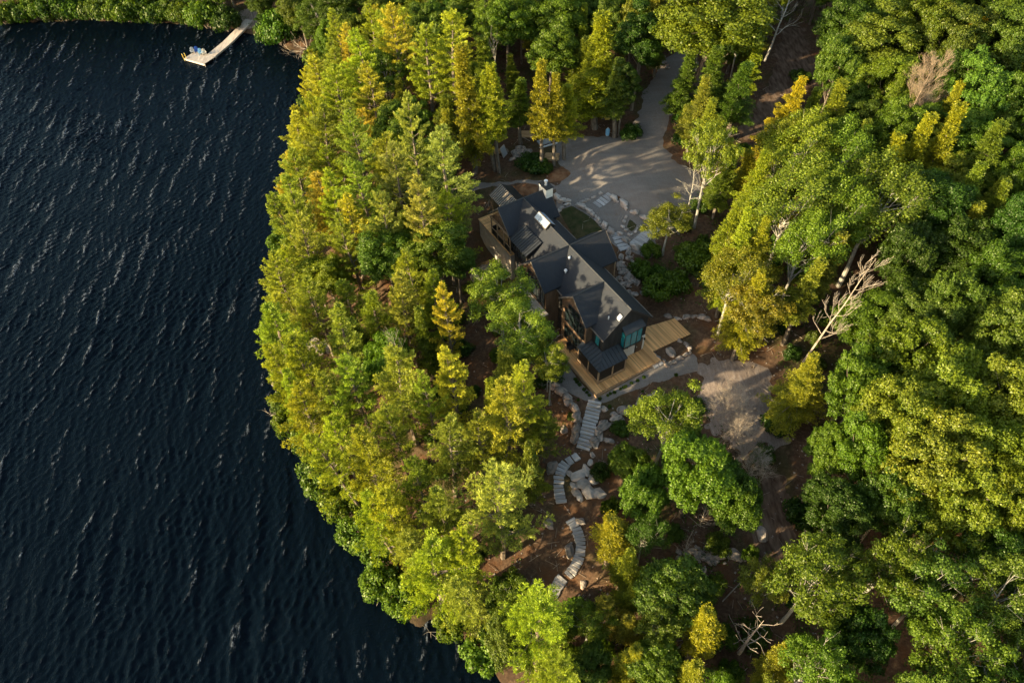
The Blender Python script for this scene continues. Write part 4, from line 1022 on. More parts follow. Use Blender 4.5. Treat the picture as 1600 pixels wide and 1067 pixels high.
ARCH = {}
ARCH['pine'] = [conifer(15, 15, 3.9, 'pine'), conifer(16, 18, 2.4, 'pine'), conifer(11, 17, 3.3, 'pine'), conifer(12, 17, 2.7, 'pine'), conifer(13, 17, 3.0, 'pine'), conifer(14, 17, 3.6, 'pine')]
ARCH['hemlock'] = [conifer(21, 14, 2.3, 'hemlock'), conifer(22, 14, 2.0, 'hemlock'), conifer(23, 14, 2.6, 'hemlock'), conifer(24, 17, 4.2, 'hemlock')]
ARCH['maple'] = [broadleaf(31, 16, 3.6, 'maple'), broadleaf(32, 16, 3.3, 'maple'), broadleaf(33, 16, 3.9, 'maple'), broadleaf(34, 16, 3.5, 'maple')]
ARCH['aspen'] = [broadleaf(41, 15, 3.2, 'aspen'), broadleaf(42, 15, 3.5, 'aspen'), broadleaf(43, 15, 3.0, 'aspen')]
ARCH['wind'] = [broadleaf(51, 16, 3.6, 'wind'), broadleaf(52, 16, 3.4, 'wind')]
ARCH['shrub'] = [shrub(61, 1.8, 1.5), shrub(62, 1.6, 1.4)]
NAMES = dict(pine='white_pine', hemlock='hemlock_tree', maple='maple_tree', aspen='aspen_tree', wind='windswept_tree', shrub='shrub')
# object tints
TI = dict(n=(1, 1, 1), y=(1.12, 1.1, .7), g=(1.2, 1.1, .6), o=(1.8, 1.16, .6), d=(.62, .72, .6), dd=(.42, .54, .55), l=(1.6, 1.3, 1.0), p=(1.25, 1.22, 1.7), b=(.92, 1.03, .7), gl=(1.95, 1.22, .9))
GRP = {}
placed = []
def put(kind, x, y, h, rad, tint='n', label=None, group=None, arch=None, rz=None, lean=0.0):
    A = ARCH[kind]; A = A[arch if arch is not None else random.randrange(3 if kind == 'hemlock' else len(A))]
    z = g1(x, y); s = rad/A['R']; sz = h/A['H']
    e = empty(NAMES[kind], (x, y, z-.05), 0)
    X0_, Y0_, _ = pix(x, y, z)
    if kind == 'pine' and X0_ < 560+max(0, float(Y0_)-600)*.5: lean = -random.uniform(.0, .13)
    e.rotation_euler = (random.uniform(-.03, .03)+lean*.3, random.uniform(-.035, .035)+lean, (random.uniform(0, 6.28) if kind != 'wind' else random.uniform(-.3, .3)) if rz is None else rz)
    e.scale = (s, s, sz)
    t = link('stems' if kind == 'shrub' else 'trunk', A['trunk'], e)
    c_ = link('foliage' if kind == 'shrub' else 'crown', A['crown'], e)
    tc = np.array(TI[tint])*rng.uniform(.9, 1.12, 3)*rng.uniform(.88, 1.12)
    c_.color = (*np.clip(tc, 0, 3), 1)
    placed.append((x, y, z, h, rad, kind, e, tint, label, group))
    return e
def crown_xy(px, py, h, frac):
    """plan position of a tree whose point at frac*h shows at the given place in the photograph"""
    z = 4.0; p = at(px, py, z+frac*h)
    for _ in range(14):
        p = at(px, py, z+frac*h); z = .5*z+.5*g1(p[0], p[1])
    d = np.linalg.norm([p[0], p[1], z+frac*h-CH]); k = np.array([p[0], p[1], z+frac*h-CH])@fw
    return p, k
def T(kind, px, py, dpx, h, tint='n', label=None, tip=False, **kw):
    fr_ = (.97 if tip else (.62 if kind in ('pine', 'hemlock') else .68))
    if kind == 'hemlock' and dpx > 85: kw['arch'] = 3
    if kind == 'shrub': fr_ = .5
    p, k = crown_xy(px, py, h, fr_)
    rad = dpx/2*k/FPX
    if sdist(p[None], shore)[0] < .3:
        # keep the foot on land: slide towards it
        for _ in range(20):
            p = p+np.array([.5, .1])
            if sdist(p[None], shore)[0] > .5: break
    return put(kind, p[0], p[1], h, rad, tint, label, **kw)
def TB(kind, bx, by, ax, ay, dpx, tint='n', label=None, **kw):
    """tree from the place of its foot and of its tip"""
    b = on_ground(bx, by); best = (1e9, 10)
    for h in np.arange(4, 26, .25):
        X, Y, K = pix(b[0], b[1], b[2]+h)
        e_ = abs(float(Y)-ay)
        if e_ < best[0]: best = (e_, h, float(K))
    return put(kind, b[0], b[1], best[1], dpx/2*best[2]/FPX, tint, label, **kw)

# hand placed trees ------------------------------------------------
# left pines (tips)
for (a, b, d, h, t, lab) in [
    (520, 105, 88, 18, 'y', 'yellow green pine on the point right of the driftwood'), (560, 50, 90, 18, 'y', 'tall pale pine inland of the driftwood at the cove'), (610, 12, 90, 18, 'l', 'pale pine touching the top edge above the cove'),
    (655, 45, 84, 18, 'y', 'broad sunlit pine near the top edge'), (700, 20, 90, 19, 'y', 'tall sunlit pine at the top with bare lower trunk'), (486, 180, 84, 16, 'n', 'shore pine on the inner bend of the cove'),
    (548, 185, 80, 16, 'n', 'full pine just behind the cove shore'), (638, 155, 72, 19, 'p', 'tall slender pale pine with a pointed top above the others'), (690, 212, 120, 19, 'p', 'large feathery pale pine left of the shelter roof'),
    (612, 225, 80, 17, 'p', 'pale pine left of the large feathery one'), (560, 250, 72, 17, 'n', 'dense pine behind the shore row'), (452, 238, 78, 16, 'n', 'shore pine leaning over the water at the upper bend'),
    (505, 280, 80, 16, 'y', 'yellowish pine behind the upper shore row'), (436, 300, 66, 15, 'n', 'narrow shore pine with branches over the lake'), (462, 345, 80, 16, 'n', 'shore pine with its dark trunk showing'),
    (535, 345, 74, 16, 'n', 'pine with a trunk showing in the gap by the bedrock'), (590, 300, 72, 17, 'p', 'pale pine at the centre of the western grove'), (648, 285, 84, 18, 'p', 'pale pine beside the large feathery one'),
    (420, 395, 72, 15, 'n', 'shore pine on the widest part of the western bank'), (475, 425, 80, 15, 'n', 'round topped pine above the bedrock'), (412, 465, 84, 15, 'y', 'yellow pine whose branch reaches farthest over the lake'),
    (402, 540, 80, 15, 'y', 'yellow shore pine on the western bulge'), (455, 535, 90, 15, 'y', 'golden green pine behind the western bulge'), (520, 495, 80, 16, 'n', 'tall pine in the middle of the western grove'),
    (576, 462, 74, 12, 'y', 'small bright starry pine in a dark gap'), (612, 548, 112, 17, 'n', 'wide pine with a dead grey leader'), (690, 452, 62, 15, 'l', 'slim pale pine below the round yellow maple'),
    (700, 545, 80, 16, 'l', 'blue green pine near the clearing west of the house'), (545, 565, 88, 16, 'n', 'pine in the thick of the southern grove'), (462, 600, 88, 15, 'y', 'yellow pine above the pale shore slab'),
    (422, 600, 72, 14, 'y', 'low yellow pine on the western tip'), (560, 665, 96, 16, 'y', 'broad pine between shore and clearing'), (502, 690, 88, 15, 'y', 'yellow pine over the southwest shore'),
    (690, 655, 80, 15, 'n', 'pine standing alone in the dark gap above the big pale pine'), (602, 745, 90, 15, 'y', 'pine over the lower shore'), (650, 715, 70, 14, 'd', 'darker pine inland of the lower shore'),
    (555, 790, 90, 14, 'y', 'yellow pine hanging over the lower shore'), (640, 870, 124, 14, 'y', 'wide pine seen from above at the lower point'), (700, 845, 100, 14, 'y', 'pine left of the big pale pine foot'),
    (785, 600, 110, 17, 'l', 'tall bright pine below the pale aspens'), (822, 570, 80, 16, 'l', 'bright pine touching the gravel path corner'), (775, 745, 150, 17, 'p', 'largest pale pine left of the curved steps'),
    (835, 950, 150, 16, 'y', 'big pine at the bottom centre'), (745, 655, 80, 14, 'n', 'pine behind the largest pale pine'), (680, 775, 84, 13, 'n', 'pine between the largest pale pine and the shore'),
    (725, 890, 90, 13, 'n', 'pine above the bottom shore bend'), (950, 935, 50, 8, 'p', 'small pale young pine right of the lowest steps'), (610, 640, 84, 15, 'n', 'pine beside the dark gap in the southern grove'),
    (660, 590, 70, 15, 'n', 'pine with bare stem in the southern grove'), (870, 1045, 110, 14, 'y', 'pine cut by the bottom edge'), (500, 570, 84, 15, 'n', 'pine behind the western bulge row'),
    (850, 650, 70, 9, 'd', 'short dark pine left of the boulder wall')]:
    T('pine', a, b, d, h, t, lab, tip=True)
# hemlocks between lumber and driveway: foot and tip
for (bx, by, ax, ay, d, t, lab, ar) in [
    (744, 272, 738, 72, 70, 'g', 'tallest golden conical hemlock left of the lumber', 0), (772, 266, 777, 105, 52, 'g', 'golden hemlock in the middle of the lumber row', 1), (780, 268, 806, 92, 46, 'y', 'hemlock behind the leaning panel', 1),
    (845, 265, 843, 98, 46, 'g', 'slim golden hemlock right of the lumber', 1), (866, 258, 870, 112, 46, 'g', 'golden hemlock beside the orange board stack', 2), (881, 249, 896, 132, 56, 'g', 'shortest golden hemlock at the gravel edge', 2),
    (928, 200, 946, 25, 84, 'g', 'broad golden hemlock above the utility cabinet', 0), (905, 183, 915, 60, 60, 'd', 'dark hemlock left of the utility cabinet', 0), (958, 215, 966, 92, 60, 'dd', 'dark green hemlock at the driveway bend', 2),
    (812, 225, 812, 120, 44, 'd', 'dark hemlock behind the lumber', 1), (705, 262, 700, 150, 60, 'd', 'dark hemlock at the left end of the lumber', 2), (760, 210, 765, 60, 60, 'd', 'dark hemlock behind the golden row', 0),
    (690, 330, 668, 210, 60, 'n', 'hemlock in the shade of the feathery pine', 1)]:
    TB('hemlock', bx, by, ax, ay, d*1.25, 'y' if t == 'g' and ar == 0 else t, lab, arch=ar)
for (k_, a, b, d, h, t, lab) in [
    ('maple', 604, 400, 88, 14, 'n', 'green broadleaf tree above the starry pine'), ('maple', 682, 392, 96, 14, 'y', 'round yellow green maple among the pines west of the house'), ('maple', 712, 405, 60, 11, 'n', 'small maple right of the round yellow one'),
    ('aspen', 782, 458, 112, 13, 'l', 'pale aspen in front of the middle gable'), ('aspen', 822, 520, 118, 13, 'l', 'pale aspen in front of the lower gable'), ('aspen', 860, 566, 74, 11, 'l', 'pale aspen with white stem left of the deck'),
    ('maple', 762, 1000, 90, 11, 'n', 'low broadleaf tree at the bottom shore'), ('aspen', 605, 120, 80, 14, 'n', 'green aspen behind the cove'), ('maple', 650, 190, 60, 12, 'b', 'green broadleaf tree above the slender pine'),
    ('maple', 790, 30, 90, 16, 'b', 'green broadleaf tree at the top behind the golden row'), ('maple', 860, 80, 80, 15, 'b', 'bright green broadleaf tree behind the slim golden hemlocks'), ('maple', 870, 25, 90, 16, 'b', 'green broadleaf tree at the top centre'),
    ('aspen', 770, 45, 60, 16, 'l', 'yellow green aspen above the tallest golden hemlock'), ('maple', 1000, 60, 80, 16, 'dd', 'dark broadleaf tree left of the driveway top'), ('maple', 975, 130, 50, 12, 'dd', 'small dark tree in the bend of the driveway'),
    ('maple', 1105, 28, 175, 19, 'y', 'huge pale green tree over the top of the driveway'), ('maple', 1380, 70, 130, 17, 'n', 'green maple above the bare reddish tree'), ('maple', 1330, 50, 90, 16, 'd', 'dark edged maple right of the dirt track'),
    ('maple', 1440, 30, 100, 17, 'y', 'yellowish maple near the top right'), ('maple', 1500, 60, 100, 17, 'n', 'green maple left of the orange tree'), ('maple', 1580, 60, 110, 17, 'n', 'green maple in the top right corner'),
    ('maple', 1535, 150, 110, 17, 'n', 'lumpy green maple below the orange tree'), ('maple', 1485, 130, 80, 16, 'd', 'shaded maple right of the bare reddish tree'), ('maple', 1590, 170, 90, 17, 'n', 'maple on the right edge in the upper part'),
    ('maple', 1380, 130, 90, 15, 'y', 'yellow green maple left of the bare reddish tree'), ('maple', 1310, 100, 80, 15, 'n', 'maple beside the upper dirt track'),
    ('aspen', 1112, 235, 92, 17, 'l', 'bright aspen with pale trunk at the driveway corner'), ('aspen', 1045, 345, 88, 8, 'l', 'light green young aspen beside the pink stair'), 
    ('wind', 1250, 240, 130, 17, 'l', 'yellow green swept tree below the golden orange one'), ('wind', 1305, 250, 120, 17, 'y', 'swept green tree right of the golden orange one'), ('wind', 1370, 320, 160, 18, 'l', 'swept tree with long limbs above the dead leaning tree'),
    ('wind', 1235, 315, 150, 17, 'l', 'large swept tree behind the golden hemlocks'), ('wind', 1300, 335, 130, 17, 'y', 'swept tree left of the one with long limbs'), ('wind', 1150, 430, 120, 14, 'gl', 'broad golden feathery tree hanging over the clearing'), ('aspen', 1178, 475, 104, 13, 'gl', 'golden airy tree at the clearing edge by the deck'), ('wind', 1225, 225, 90, 15, 'gl', 'golden feathery tree below the orange one'), ('wind', 1250, 390, 110, 16, 'l', 'swept yellow green tree above the golden hemlock'),
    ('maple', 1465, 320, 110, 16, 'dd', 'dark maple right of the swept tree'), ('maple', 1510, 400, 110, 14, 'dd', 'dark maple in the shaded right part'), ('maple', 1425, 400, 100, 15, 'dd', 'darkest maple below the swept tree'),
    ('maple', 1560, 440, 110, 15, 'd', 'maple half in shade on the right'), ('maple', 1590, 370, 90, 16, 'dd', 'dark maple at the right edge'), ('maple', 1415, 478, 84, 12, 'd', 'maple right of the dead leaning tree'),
    ('maple', 1420, 545, 120, 17, 'g', 'brownish yellow maple in the green canopy'), ('maple', 1490, 480, 100, 15, 'n', 'maple above the brownish yellow one'), ('maple', 1560, 520, 110, 16, 'n', 'maple at the right edge near the middle'),
    ('maple', 1345, 580, 84, 13, 'b', 'bright green maple right of the dead tree foot'), ('maple', 1480, 610, 140, 17, 'l', 'broad light green maple in the right canopy'), ('maple', 1400, 640, 120, 17, 'l', 'light green maple left of the broad one'),
    ('maple', 1565, 620, 120, 17, 'l', 'light green maple right of the broad one'), ('maple', 1550, 700, 130, 17, 'l', 'light maple below the right edge row'), ('maple', 1450, 720, 150, 17, 'l', 'broadest light maple of the lower right canopy'),
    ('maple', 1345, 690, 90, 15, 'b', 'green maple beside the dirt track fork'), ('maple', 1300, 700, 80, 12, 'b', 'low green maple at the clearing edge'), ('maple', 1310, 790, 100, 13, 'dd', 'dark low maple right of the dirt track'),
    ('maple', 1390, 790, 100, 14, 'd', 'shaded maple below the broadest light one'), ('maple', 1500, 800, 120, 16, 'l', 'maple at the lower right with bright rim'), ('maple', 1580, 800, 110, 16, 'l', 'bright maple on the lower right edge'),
    ('aspen', 1280, 900, 140, 16, 'y', 'wide birch by the end of the dirt track'), ('aspen', 1390, 880, 110, 16, 'y', 'birch with pale limbs right of the wide one'), ('aspen', 1460, 930, 140, 16, 'n', 'large birch with forking white limbs'),
    ('aspen', 1555, 940, 130, 16, 'n', 'birch in the lower right corner region'), ('aspen', 1500, 1030, 140, 16, 'y', 'birch cut by the bottom edge on the right'), ('aspen', 1270, 1045, 100, 15, 'y', 'yellow birch at the bottom edge beside the snag'),
    ('maple', 1350, 1000, 100, 12, 'dd', 'dark low tree between the birches'), ('aspen', 1042, 655, 120, 14, 'l', 'light green aspen right of the long stair'), ('maple', 1090, 730, 130, 14, 'b', 'deep green maple in the middle of the lower thicket'),
    ('maple', 1150, 780, 90, 11, 'b', 'bright green low maple left of the dirt track'), ('maple', 1010, 775, 84, 12, 'b', 'green maple right of the granite outcrop'), ('maple', 1140, 765, 80, 11, 'd', 'dark maple below the clearing'),
    ('maple', 1055, 925, 120, 12, 'd', 'blue green maple in the bottom thicket'), ('aspen', 1030, 980, 70, 12, 'n', 'small aspen in the bottom thicket'), ('maple', 980, 720, 60, 8, 'b', 'small green maple above the outcrop'),
    ('aspen', 475, 30, 80, 13, 'n', 'green aspen over the driftwood'), ('maple', 435, 30, 60, 11, 'n', 'broadleaf tree right of the dock landing'), ('maple', 530, 20, 70, 14, 'd', 'dark broadleaf tree at the top above the cove')]:
    T(k_, a, b, d, h, t, lab)
for (a, b, d, h, t, lab) in [
    (1244, 125, 100, 16, 'o', 'orange gold hemlock at the head of the right canopy'), (1318, 130, 70, 14, 'y', 'slim yellowish hemlock right of the orange one'), (1460, 185, 80, 15, 'g', 'golden hemlock below the bare reddish tree'),
    (1500, 175, 84, 16, 'g', 'bright golden hemlock in the upper right'), (1420, 215, 70, 14, 'g', 'golden hemlock beside the bare tree trunk'), (1168, 330, 96, 16, 'g', 'golden hemlock behind the shrubs east of the house'),
    (1200, 345, 100, 15, 'g', 'golden hemlock above the largest one'), (1190, 425, 96, 14, 'g', 'golden hemlock right behind the largest one'), (1195, 240, 70, 14, 'g', 'golden hemlock right of the driveway aspen'),
    (1540, 30, 80, 15, 'o', 'orange tree near the top right corner'), (1490, 70, 60, 13, 'g', 'dull gold hemlock beside the orange tree'), (965, 810, 80, 10, 'g', 'yellow hemlock right of the long S-bend steps'),
    (1115, 960, 80, 12, 'g', 'yellow tipped hemlock left of the white snag'), (990, 1020, 70, 10, 'g', 'small golden hemlock near the bottom edge'), (1090, 1040, 80, 10, 'g', 'golden hemlock on the bottom edge'),
    (1240, 1010, 70, 10, 'y', 'hemlock right of the white snag'), (1280, 560, 120, 12, 'y', 'feathery yellow green tree around the dead leaning trunk'), (1560, 200, 80, 15, 'd', 'dark hemlock near the right edge'),
    (1540, 260, 80, 15, 'd', 'shaded hemlock with bare stems on the right'), (1080, 70, 60, 12, 'dd', 'dark hemlock behind the pale trunk by the driveway'), (1130, 80, 80, 13, 'dd', 'dark hemlock under the huge pale tree'),
    (1160, 100, 70, 12, 'dd', 'darkest hemlock left of the bare forked tree')]:
    T('hemlock', a, b, d, h, t, lab, tip=True)
# dead and bare trees
def bare_tree(A, x, y, h, rad, label, name='dead_tree', rz=0, lean=(0, 0), group=None):
    e = empty(name, (x, y, g1(x, y)-.1)); e.rotation_euler = (lean[0], lean[1], rz); s = rad/A['R']; e.scale = (s, s, h/A['H'])
    link('trunk', A['trunk'], e); tag(e, label, 'dead tree' if 'dead' in name or 'snag' in name else 'bare tree')
    p_ = e.location; placed.append((x, y, p_[2], h, rad*.5, 'bare', e, 'n', label, None)); return e
def foot(ax, ay): return on_ground(ax, ay)
D1 = bare(77, 20, 3.4, BARKD, 4, .45, (1.6, .8), np.array([.45, .2, .5]), .0085, (2, 5), .45)
p = foot(1215, 640)
b_ = on_ground(1225, 610); bare_tree(D1, b_[0], b_[1], 21, 3.4, 'pale dead tree leaning right above the feathery green one', rz=0, lean=(0, .10))
D2 = bare(72, 15, 3.2, BARKR, 5, .42, (.6, .3), np.array([.3, .25, .5]), .008, (3, 6), .12, True)
p_, k_ = crown_xy(1432, 150, 17, .65); bare_tree(D2, p_[0], p_[1], 17, 4.0, 'bare reddish tree with fine twigs in the upper right canopy', 'bare_tree')
D3 = bare(73, 6, 2.4, PINK, 5, .55, (.6, .6), None, .010, (3, 4), .1, True)
for (a, b, h, rr, lab) in ((1130, 650, 5.5, 2.4, 'pale bare sapling leaning in the clearing'), (1150, 690, 4.5, 2.2, 'low bare bush in the middle of the clearing'), (1165, 745, 5, 2.0, 'bare forked sapling at the lower edge of the clearing')):
    p = on_ground(a, b); bare_tree(D3, p[0], p[1], h, rr, lab, 'bare_tree', rz=random.uniform(0, 6))
D4 = bare(74, 9, 2.6, BARKD, 3, .6, (.8, .6), None, .022, (1, 2), .5)
p = on_ground(1143, 1032); bare_tree(D4, p[0], p[1], 9, 3.4, 'stout white snag with crooked arms at the bottom', 'dead_snag')
D5 = bare(75, 8, 1.3, BARKD, 3, .3, (.2, .2), None, .010, (1, 2), .15, True)
p = on_ground(1088, 830); bare_tree(D5, p[0], p[1], 8, 1.6, 'slim dead conifer spike in the lower thicket')
p = on_ground(1305, 1045); bare_tree(D4, p[0], p[1], 9, 2.2, 'broken dead trunk between the yellow birch and dark tree', rz=2)
p = on_ground(1065, 870); bare_tree(D5, p[0], p[1], 6, 1.4, 'dead conifer spike above the hollow with stones')
D6 = bare(76, 20, 4.0, BARKW, 4, .45, (1.6, 1.0), None, .012, (2, 3), .5)
p = on_ground(1180, 138); bare_tree(D6, p[0], p[1], 18, 4.0, 'tall bare forked tree beside the upper dirt track', 'bare_tree', lean=(0, .06))
p = on_ground(1082, 146); bare_tree(D6, p[0], p[1], 15, 2.2, 'pale bare stem under the huge tree by the driveway', 'bare_tree', rz=2)
p = on_ground(1066, 378); bare_tree(D6, p[0], p[1], 13, 2.6, 'pale bare stem rising from shrubs east of the pink stair', 'bare_tree', rz=1)
p = on_ground(855, 628); bare_tree(D6, p[0], p[1], 9, 1.8, 'white birch stem left of the boulder wall', 'bare_tree', rz=4)
p = on_ground(655, 640); bare_tree(D1, p[0], p[1], 16, 2.2, 'dead grey leader standing inside the wide pine', rz=3)
# shrubs along the house and drive
for (a, b, d, h, t, lab) in [(1025, 455, 60, 2.6, 'b', 'bright green shrub behind the end of the house'), (1060, 440, 56, 2.6, 'b', 'green shrub east of the house'), (1000, 420, 40, 2.2, 'b', 'shrub below the entry landing'), (1090, 400, 70, 3.2, 'b', 'green shrub under the pale stem'),
    (1120, 440, 50, 2.6, 'y', 'shrub at the foot of the golden hemlock'), (1075, 180, 60, 2.5, 'dd', 'dark shrub at the right edge of the driveway'), (1070, 215, 40, 2, 'd', 'small shrub right of the driveway bend'),
    (1100, 160, 60, 2.5, 'd', 'shrub on the bank between drive and track'), (1130, 170, 50, 2.2, 'd', 'shrub on the bank below the bare forked tree'), (830, 255, 56, 2, 'dd', 'dark low shrub left of the orange board stack'), (850, 262, 30, 1.6, 'd', 'small shrub beside the earth mound'),
    (938, 735, 36, 2.2, 'dd', 'dark juniper shrub on the granite outcrop'), (968, 670, 34, 1.4, 'd', 'shrub below the lower rock wall'), (895, 650, 20, .8, 'n', 'small shrub in the boulder wall'), (985, 205, 40, 2, 'd', 'shrub at the trunk foot by the driveway'),
    (1215, 660, 50, 2.6, 'd', 'shrub at the right edge of the clearing'), (1190, 710, 44, 2.2, 'd', 'shrub at the lower right of the clearing'), (1255, 800, 60, 3, 'dd', 'dark shrub right of the lower dirt track'), (1250, 120, 40, 2, 'd', 'shrub on the upper dirt track'),
    (865, 580, 46, 2.2, 'd', 'shrub in front of the deck strip'), (846, 560, 40, 2.4, 'n', 'shrub under the aspens')]:
    T('shrub', a, b, d, h, t, lab)
pl = [(899, 592), (906, 600), (913, 608), (921, 617), (938, 622), (950, 617), (960, 612), (969, 607), (978, 603), (987, 598), (996, 594), (1006, 589), (902, 596), (917, 612), (954, 614), (974, 605), (1057, 585), (1004, 611), (903, 624), (953, 634)]
for (a, b) in pl:
    e = T('shrub', a, b, random.uniform(5, 8), .35, 'd', None); placed[-1] = placed[-1][:8]+('small dark bedding plant in the strip along the deck and path', 'bedding plants around the deck')

# low bushes leaning out over the waterline
r4 = np.random.default_rng(17); sh = [at(a, b, LAKE) for a, b in SHORE_PX[1:-2]]
sh = np.array(sh); sl = np.r_[0, np.cumsum(np.linalg.norm(np.diff(sh, axis=0), axis=1))]
s_ = 2.0
while s_ < sl[-1]:
    p = np.array([np.interp(s_, sl, sh[:, 0]), np.interp(s_, sl, sh[:, 1])]); X_, Y_, _ = pix(p[0], p[1], LAKE)
    if not (366 < X_ < 416 and Y_ < 70) and not (450 < X_ < 500 and Y_ < 110):
        q_ = p+r4.uniform(-.6, .6, 2)
        if X_ < 560 and Y_ < 130:  # mostly dark tints here, painting in the shade of this bank
            big = r4.uniform(.5, 1.55)
            put('shrub', q_[0], q_[1]-1.0, 4.6*big, 2.9*big, str(r4.choice(['d', 'dd', 'b', 'n', 'y', 'd'])), None, 'fill')
            put('maple' if r4.random() < .6 else 'aspen', q_[0]+r4.uniform(-1, 1), q_[1]+r4.uniform(1.6, 3.5), r4.uniform(4.5, 9.5), r4.uniform(2.0, 3.8), str(r4.choice(['d', 'dd', 'n', 'd', 'y'])), None, 'fill')
        else: put('shrub', q_[0]-.9, q_[1]-.3, r4.uniform(2.2, 4.2), r4.uniform(1.6, 2.7), str(r4.choice(['n', 'y', 'l', 'y'])), None, 'fill')
    if not (X_ < 560 and Y_ < 130):
        s_ += r4.uniform(.8, 2.0)
        for _k in range(int(r4.integers(1, 4))):
            q_ = p+r4.uniform(-1.3, .9, 2); sz_ = r4.uniform(.3, .95)
            o = stone_at(q_[0]-.5, q_[1], LAKE+.05+.2*sz_, sz_*1.2, sz_, sz_*.7, r4.uniform(0, 3), None, 'boulder', .3); tag(o, 'grey rock at the waterline under the western pines', 'boulder', 'rocks along the western shore')
    s_ += r4.uniform(1.8, 3.2)
# ------------------------------------------------------------------ forest fill
CLEAR = [[(712, 215), (732, 330), (745, 420), (760, 440), (812, 420), (850, 480), (885, 560), (862, 600), (865, 640), (850, 690), (865, 760), (845, 810), (826, 900), (848, 938), (880, 942), (935, 905), (925, 800),
          (938, 760), (960, 705), (1000, 650), (1050, 600), (1100, 585), (1112, 640), (1150, 680), (1190, 720), (1180, 830), (1190, 860), (1240, 862), (1252, 760), (1275, 690), (1215, 590), (1180, 540), (1110, 515), (1100, 485), (1030, 480),
          (985, 400), (1020, 380), (1060, 340), (1095, 290), (1060, 230), (1055, 190), (1050, 165), (1090, 110), (1085, 80), (1040, 90), (1005, 165), (960, 205), (900, 190), (840, 190), (780, 205)],
         [(1215, 40), (1190, 140), (1130, 190), (1150, 225), (1190, 215), (1240, 150), (1290, 125), (1262, 45)],
         [(1050, 855), (1165, 850), (1165, 888), (1060, 888)], [(655, 600), (740, 590), (745, 640), (670, 660)], [(735, 460), (760, 450), (760, 570), (700, 610), (720, 520)],
         [(372, 6), (418, 6), (418, 52), (372, 52)],[(985, 370), (1098, 345), (1105, 470), (1010, 490)], [(490, 520), (520, 520), (520, 550), (490, 550)]]
CLEAR += [[(1140, 950), (1200, 955), (1210, 1030), (1140, 1040)], [(1238, 572), (1258, 580), (1335, 470), (1372, 400), (1345, 385), (1300, 450)]]
CLEAR = [np.array(c, float) for c in CLEAR]
hw_poly = np.array([hw(-8, -5), hw(25, -9.5), hw(25, 6.5), hw(-8, 6.5)])
ex = [(a[0], a[1], a[4], a[3]) for a in placed if a[5] not in ('shrub',)]
cand = []
r2 = np.random.default_rng(99)
for _ in range(36000):
    x = r2.uniform(-150, 138); y = r2.uniform(-4, 196)
    cand.append((x, y))
cand = np.array(cand); sd = sdist(cand, shore); cand = cand[sd > .6]; sd = sd[sd > .6]
gz = ground(cand[:, 0], cand[:, 1])
X, Y, K = pix(cand[:, 0], cand[:, 1], gz+8)
ok = (X > -90) & (X < 1860) & (Y > -85) & (Y < 1290) & (K > 5); cand = cand[ok]; sd = sd[ok]; gz = gz[ok]; X = X[ok]; Y = Y[ok]
nfill = 0
for (x, y), s_, z, px_, py_ in zip(cand, sd, gz, X, Y):
    if px_ < 735 and py_ > 60: kind = 'pine' if r2.random() < .72 else ('hemlock' if r2.random() < .5 else 'maple')
    elif px_ < 560: kind = 'aspen' if r2.random() < .5 else 'maple'
    elif px_ < 1020 and py_ < 300: kind = ['hemlock', 'maple', 'maple', 'pine'][int(r2.integers(4))]
    elif py_ > 840 and px_ > 1150: kind = 'aspen' if r2.random() < .6 else 'maple'
    elif px_ > 1280: kind = 'maple' if r2.random() < .8 else 'hemlock'
    elif py_ > 840: kind = ['hemlock', 'maple', 'aspen', 'shrub'][int(r2.integers(4))]
    else: kind = ['hemlock', 'maple', 'wind', 'hemlock'][int(r2.integers(4))]
    h = dict(pine=r2.uniform(11, 16), hemlock=r2.uniform(9, 14), maple=r2.uniform(10, 15), aspen=r2.uniform(10, 14.5), wind=r2.uniform(12, 16), shrub=r2.uniform(2, 3.5))[kind]
    rad = dict(pine=r2.uniform(2.5, 3.5), hemlock=r2.uniform(1.7, 2.4), maple=r2.uniform(2.4, 3.5), aspen=r2.uniform(2.2, 3.2), wind=r2.uniform(2.5, 3.3), shrub=r2.uniform(1.3, 2))[kind]
    if py_ > 800 and px_ < 1230 and px_ > 860: h *= .7; rad *= .75
    if s_ < 3: h *= .8; rad *= .8
    bad = False
    for (ex_, ey_, er, eh) in ex:
        if (x-ex_)**2+(y-ey_)**2 < ((.55 if px_ < 735 else (.5 if (py_ > 850 and px_ < 1260) else (.55 if px_ > 1180 else .62)))*(er+rad))**2: bad = True; break
    if bad or inside(np.array([[x, y]]), hw_poly)[0] or seg_dist(np.array([[x, y]]), hw_poly)[0] < rad: continue
    if inside(np.array([[x, y]]), drive_w)[0]: continue
    zs = z+h*np.array([.0, .45, .7, .97]); xx, yy, kk = pix(np.full(4, x), np.full(4, y), zs); rp = FPX*rad/kk*np.array([.1, .85, .8, .15])
    for c_ in CLEAR:
        d_ = sdist(np.stack([xx, yy], 1), c_)
        if (d_ > -rp).any(): bad = True; break
    if bad: continue
    tint = str(r2.choice(['n', 'n', 'y', 'd', 'l', 'b'])) if kind in ('maple', 'aspen') else str(r2.choice(['n', 'y', 'n', 'd']))
    if kind == 'pine' and px_ < 720: tint = str(r2.choice(['n', 'y', 'y', 'l']))
    if px_ < 400: tint = 'd'  # dark tint paints in the shade on the far shore wood
    ex.append((x, y, rad, h)); put(kind, x, y, h, rad, tint, None, 'fill'); nfill += 1
    if nfill > 720: break
nsap = 0
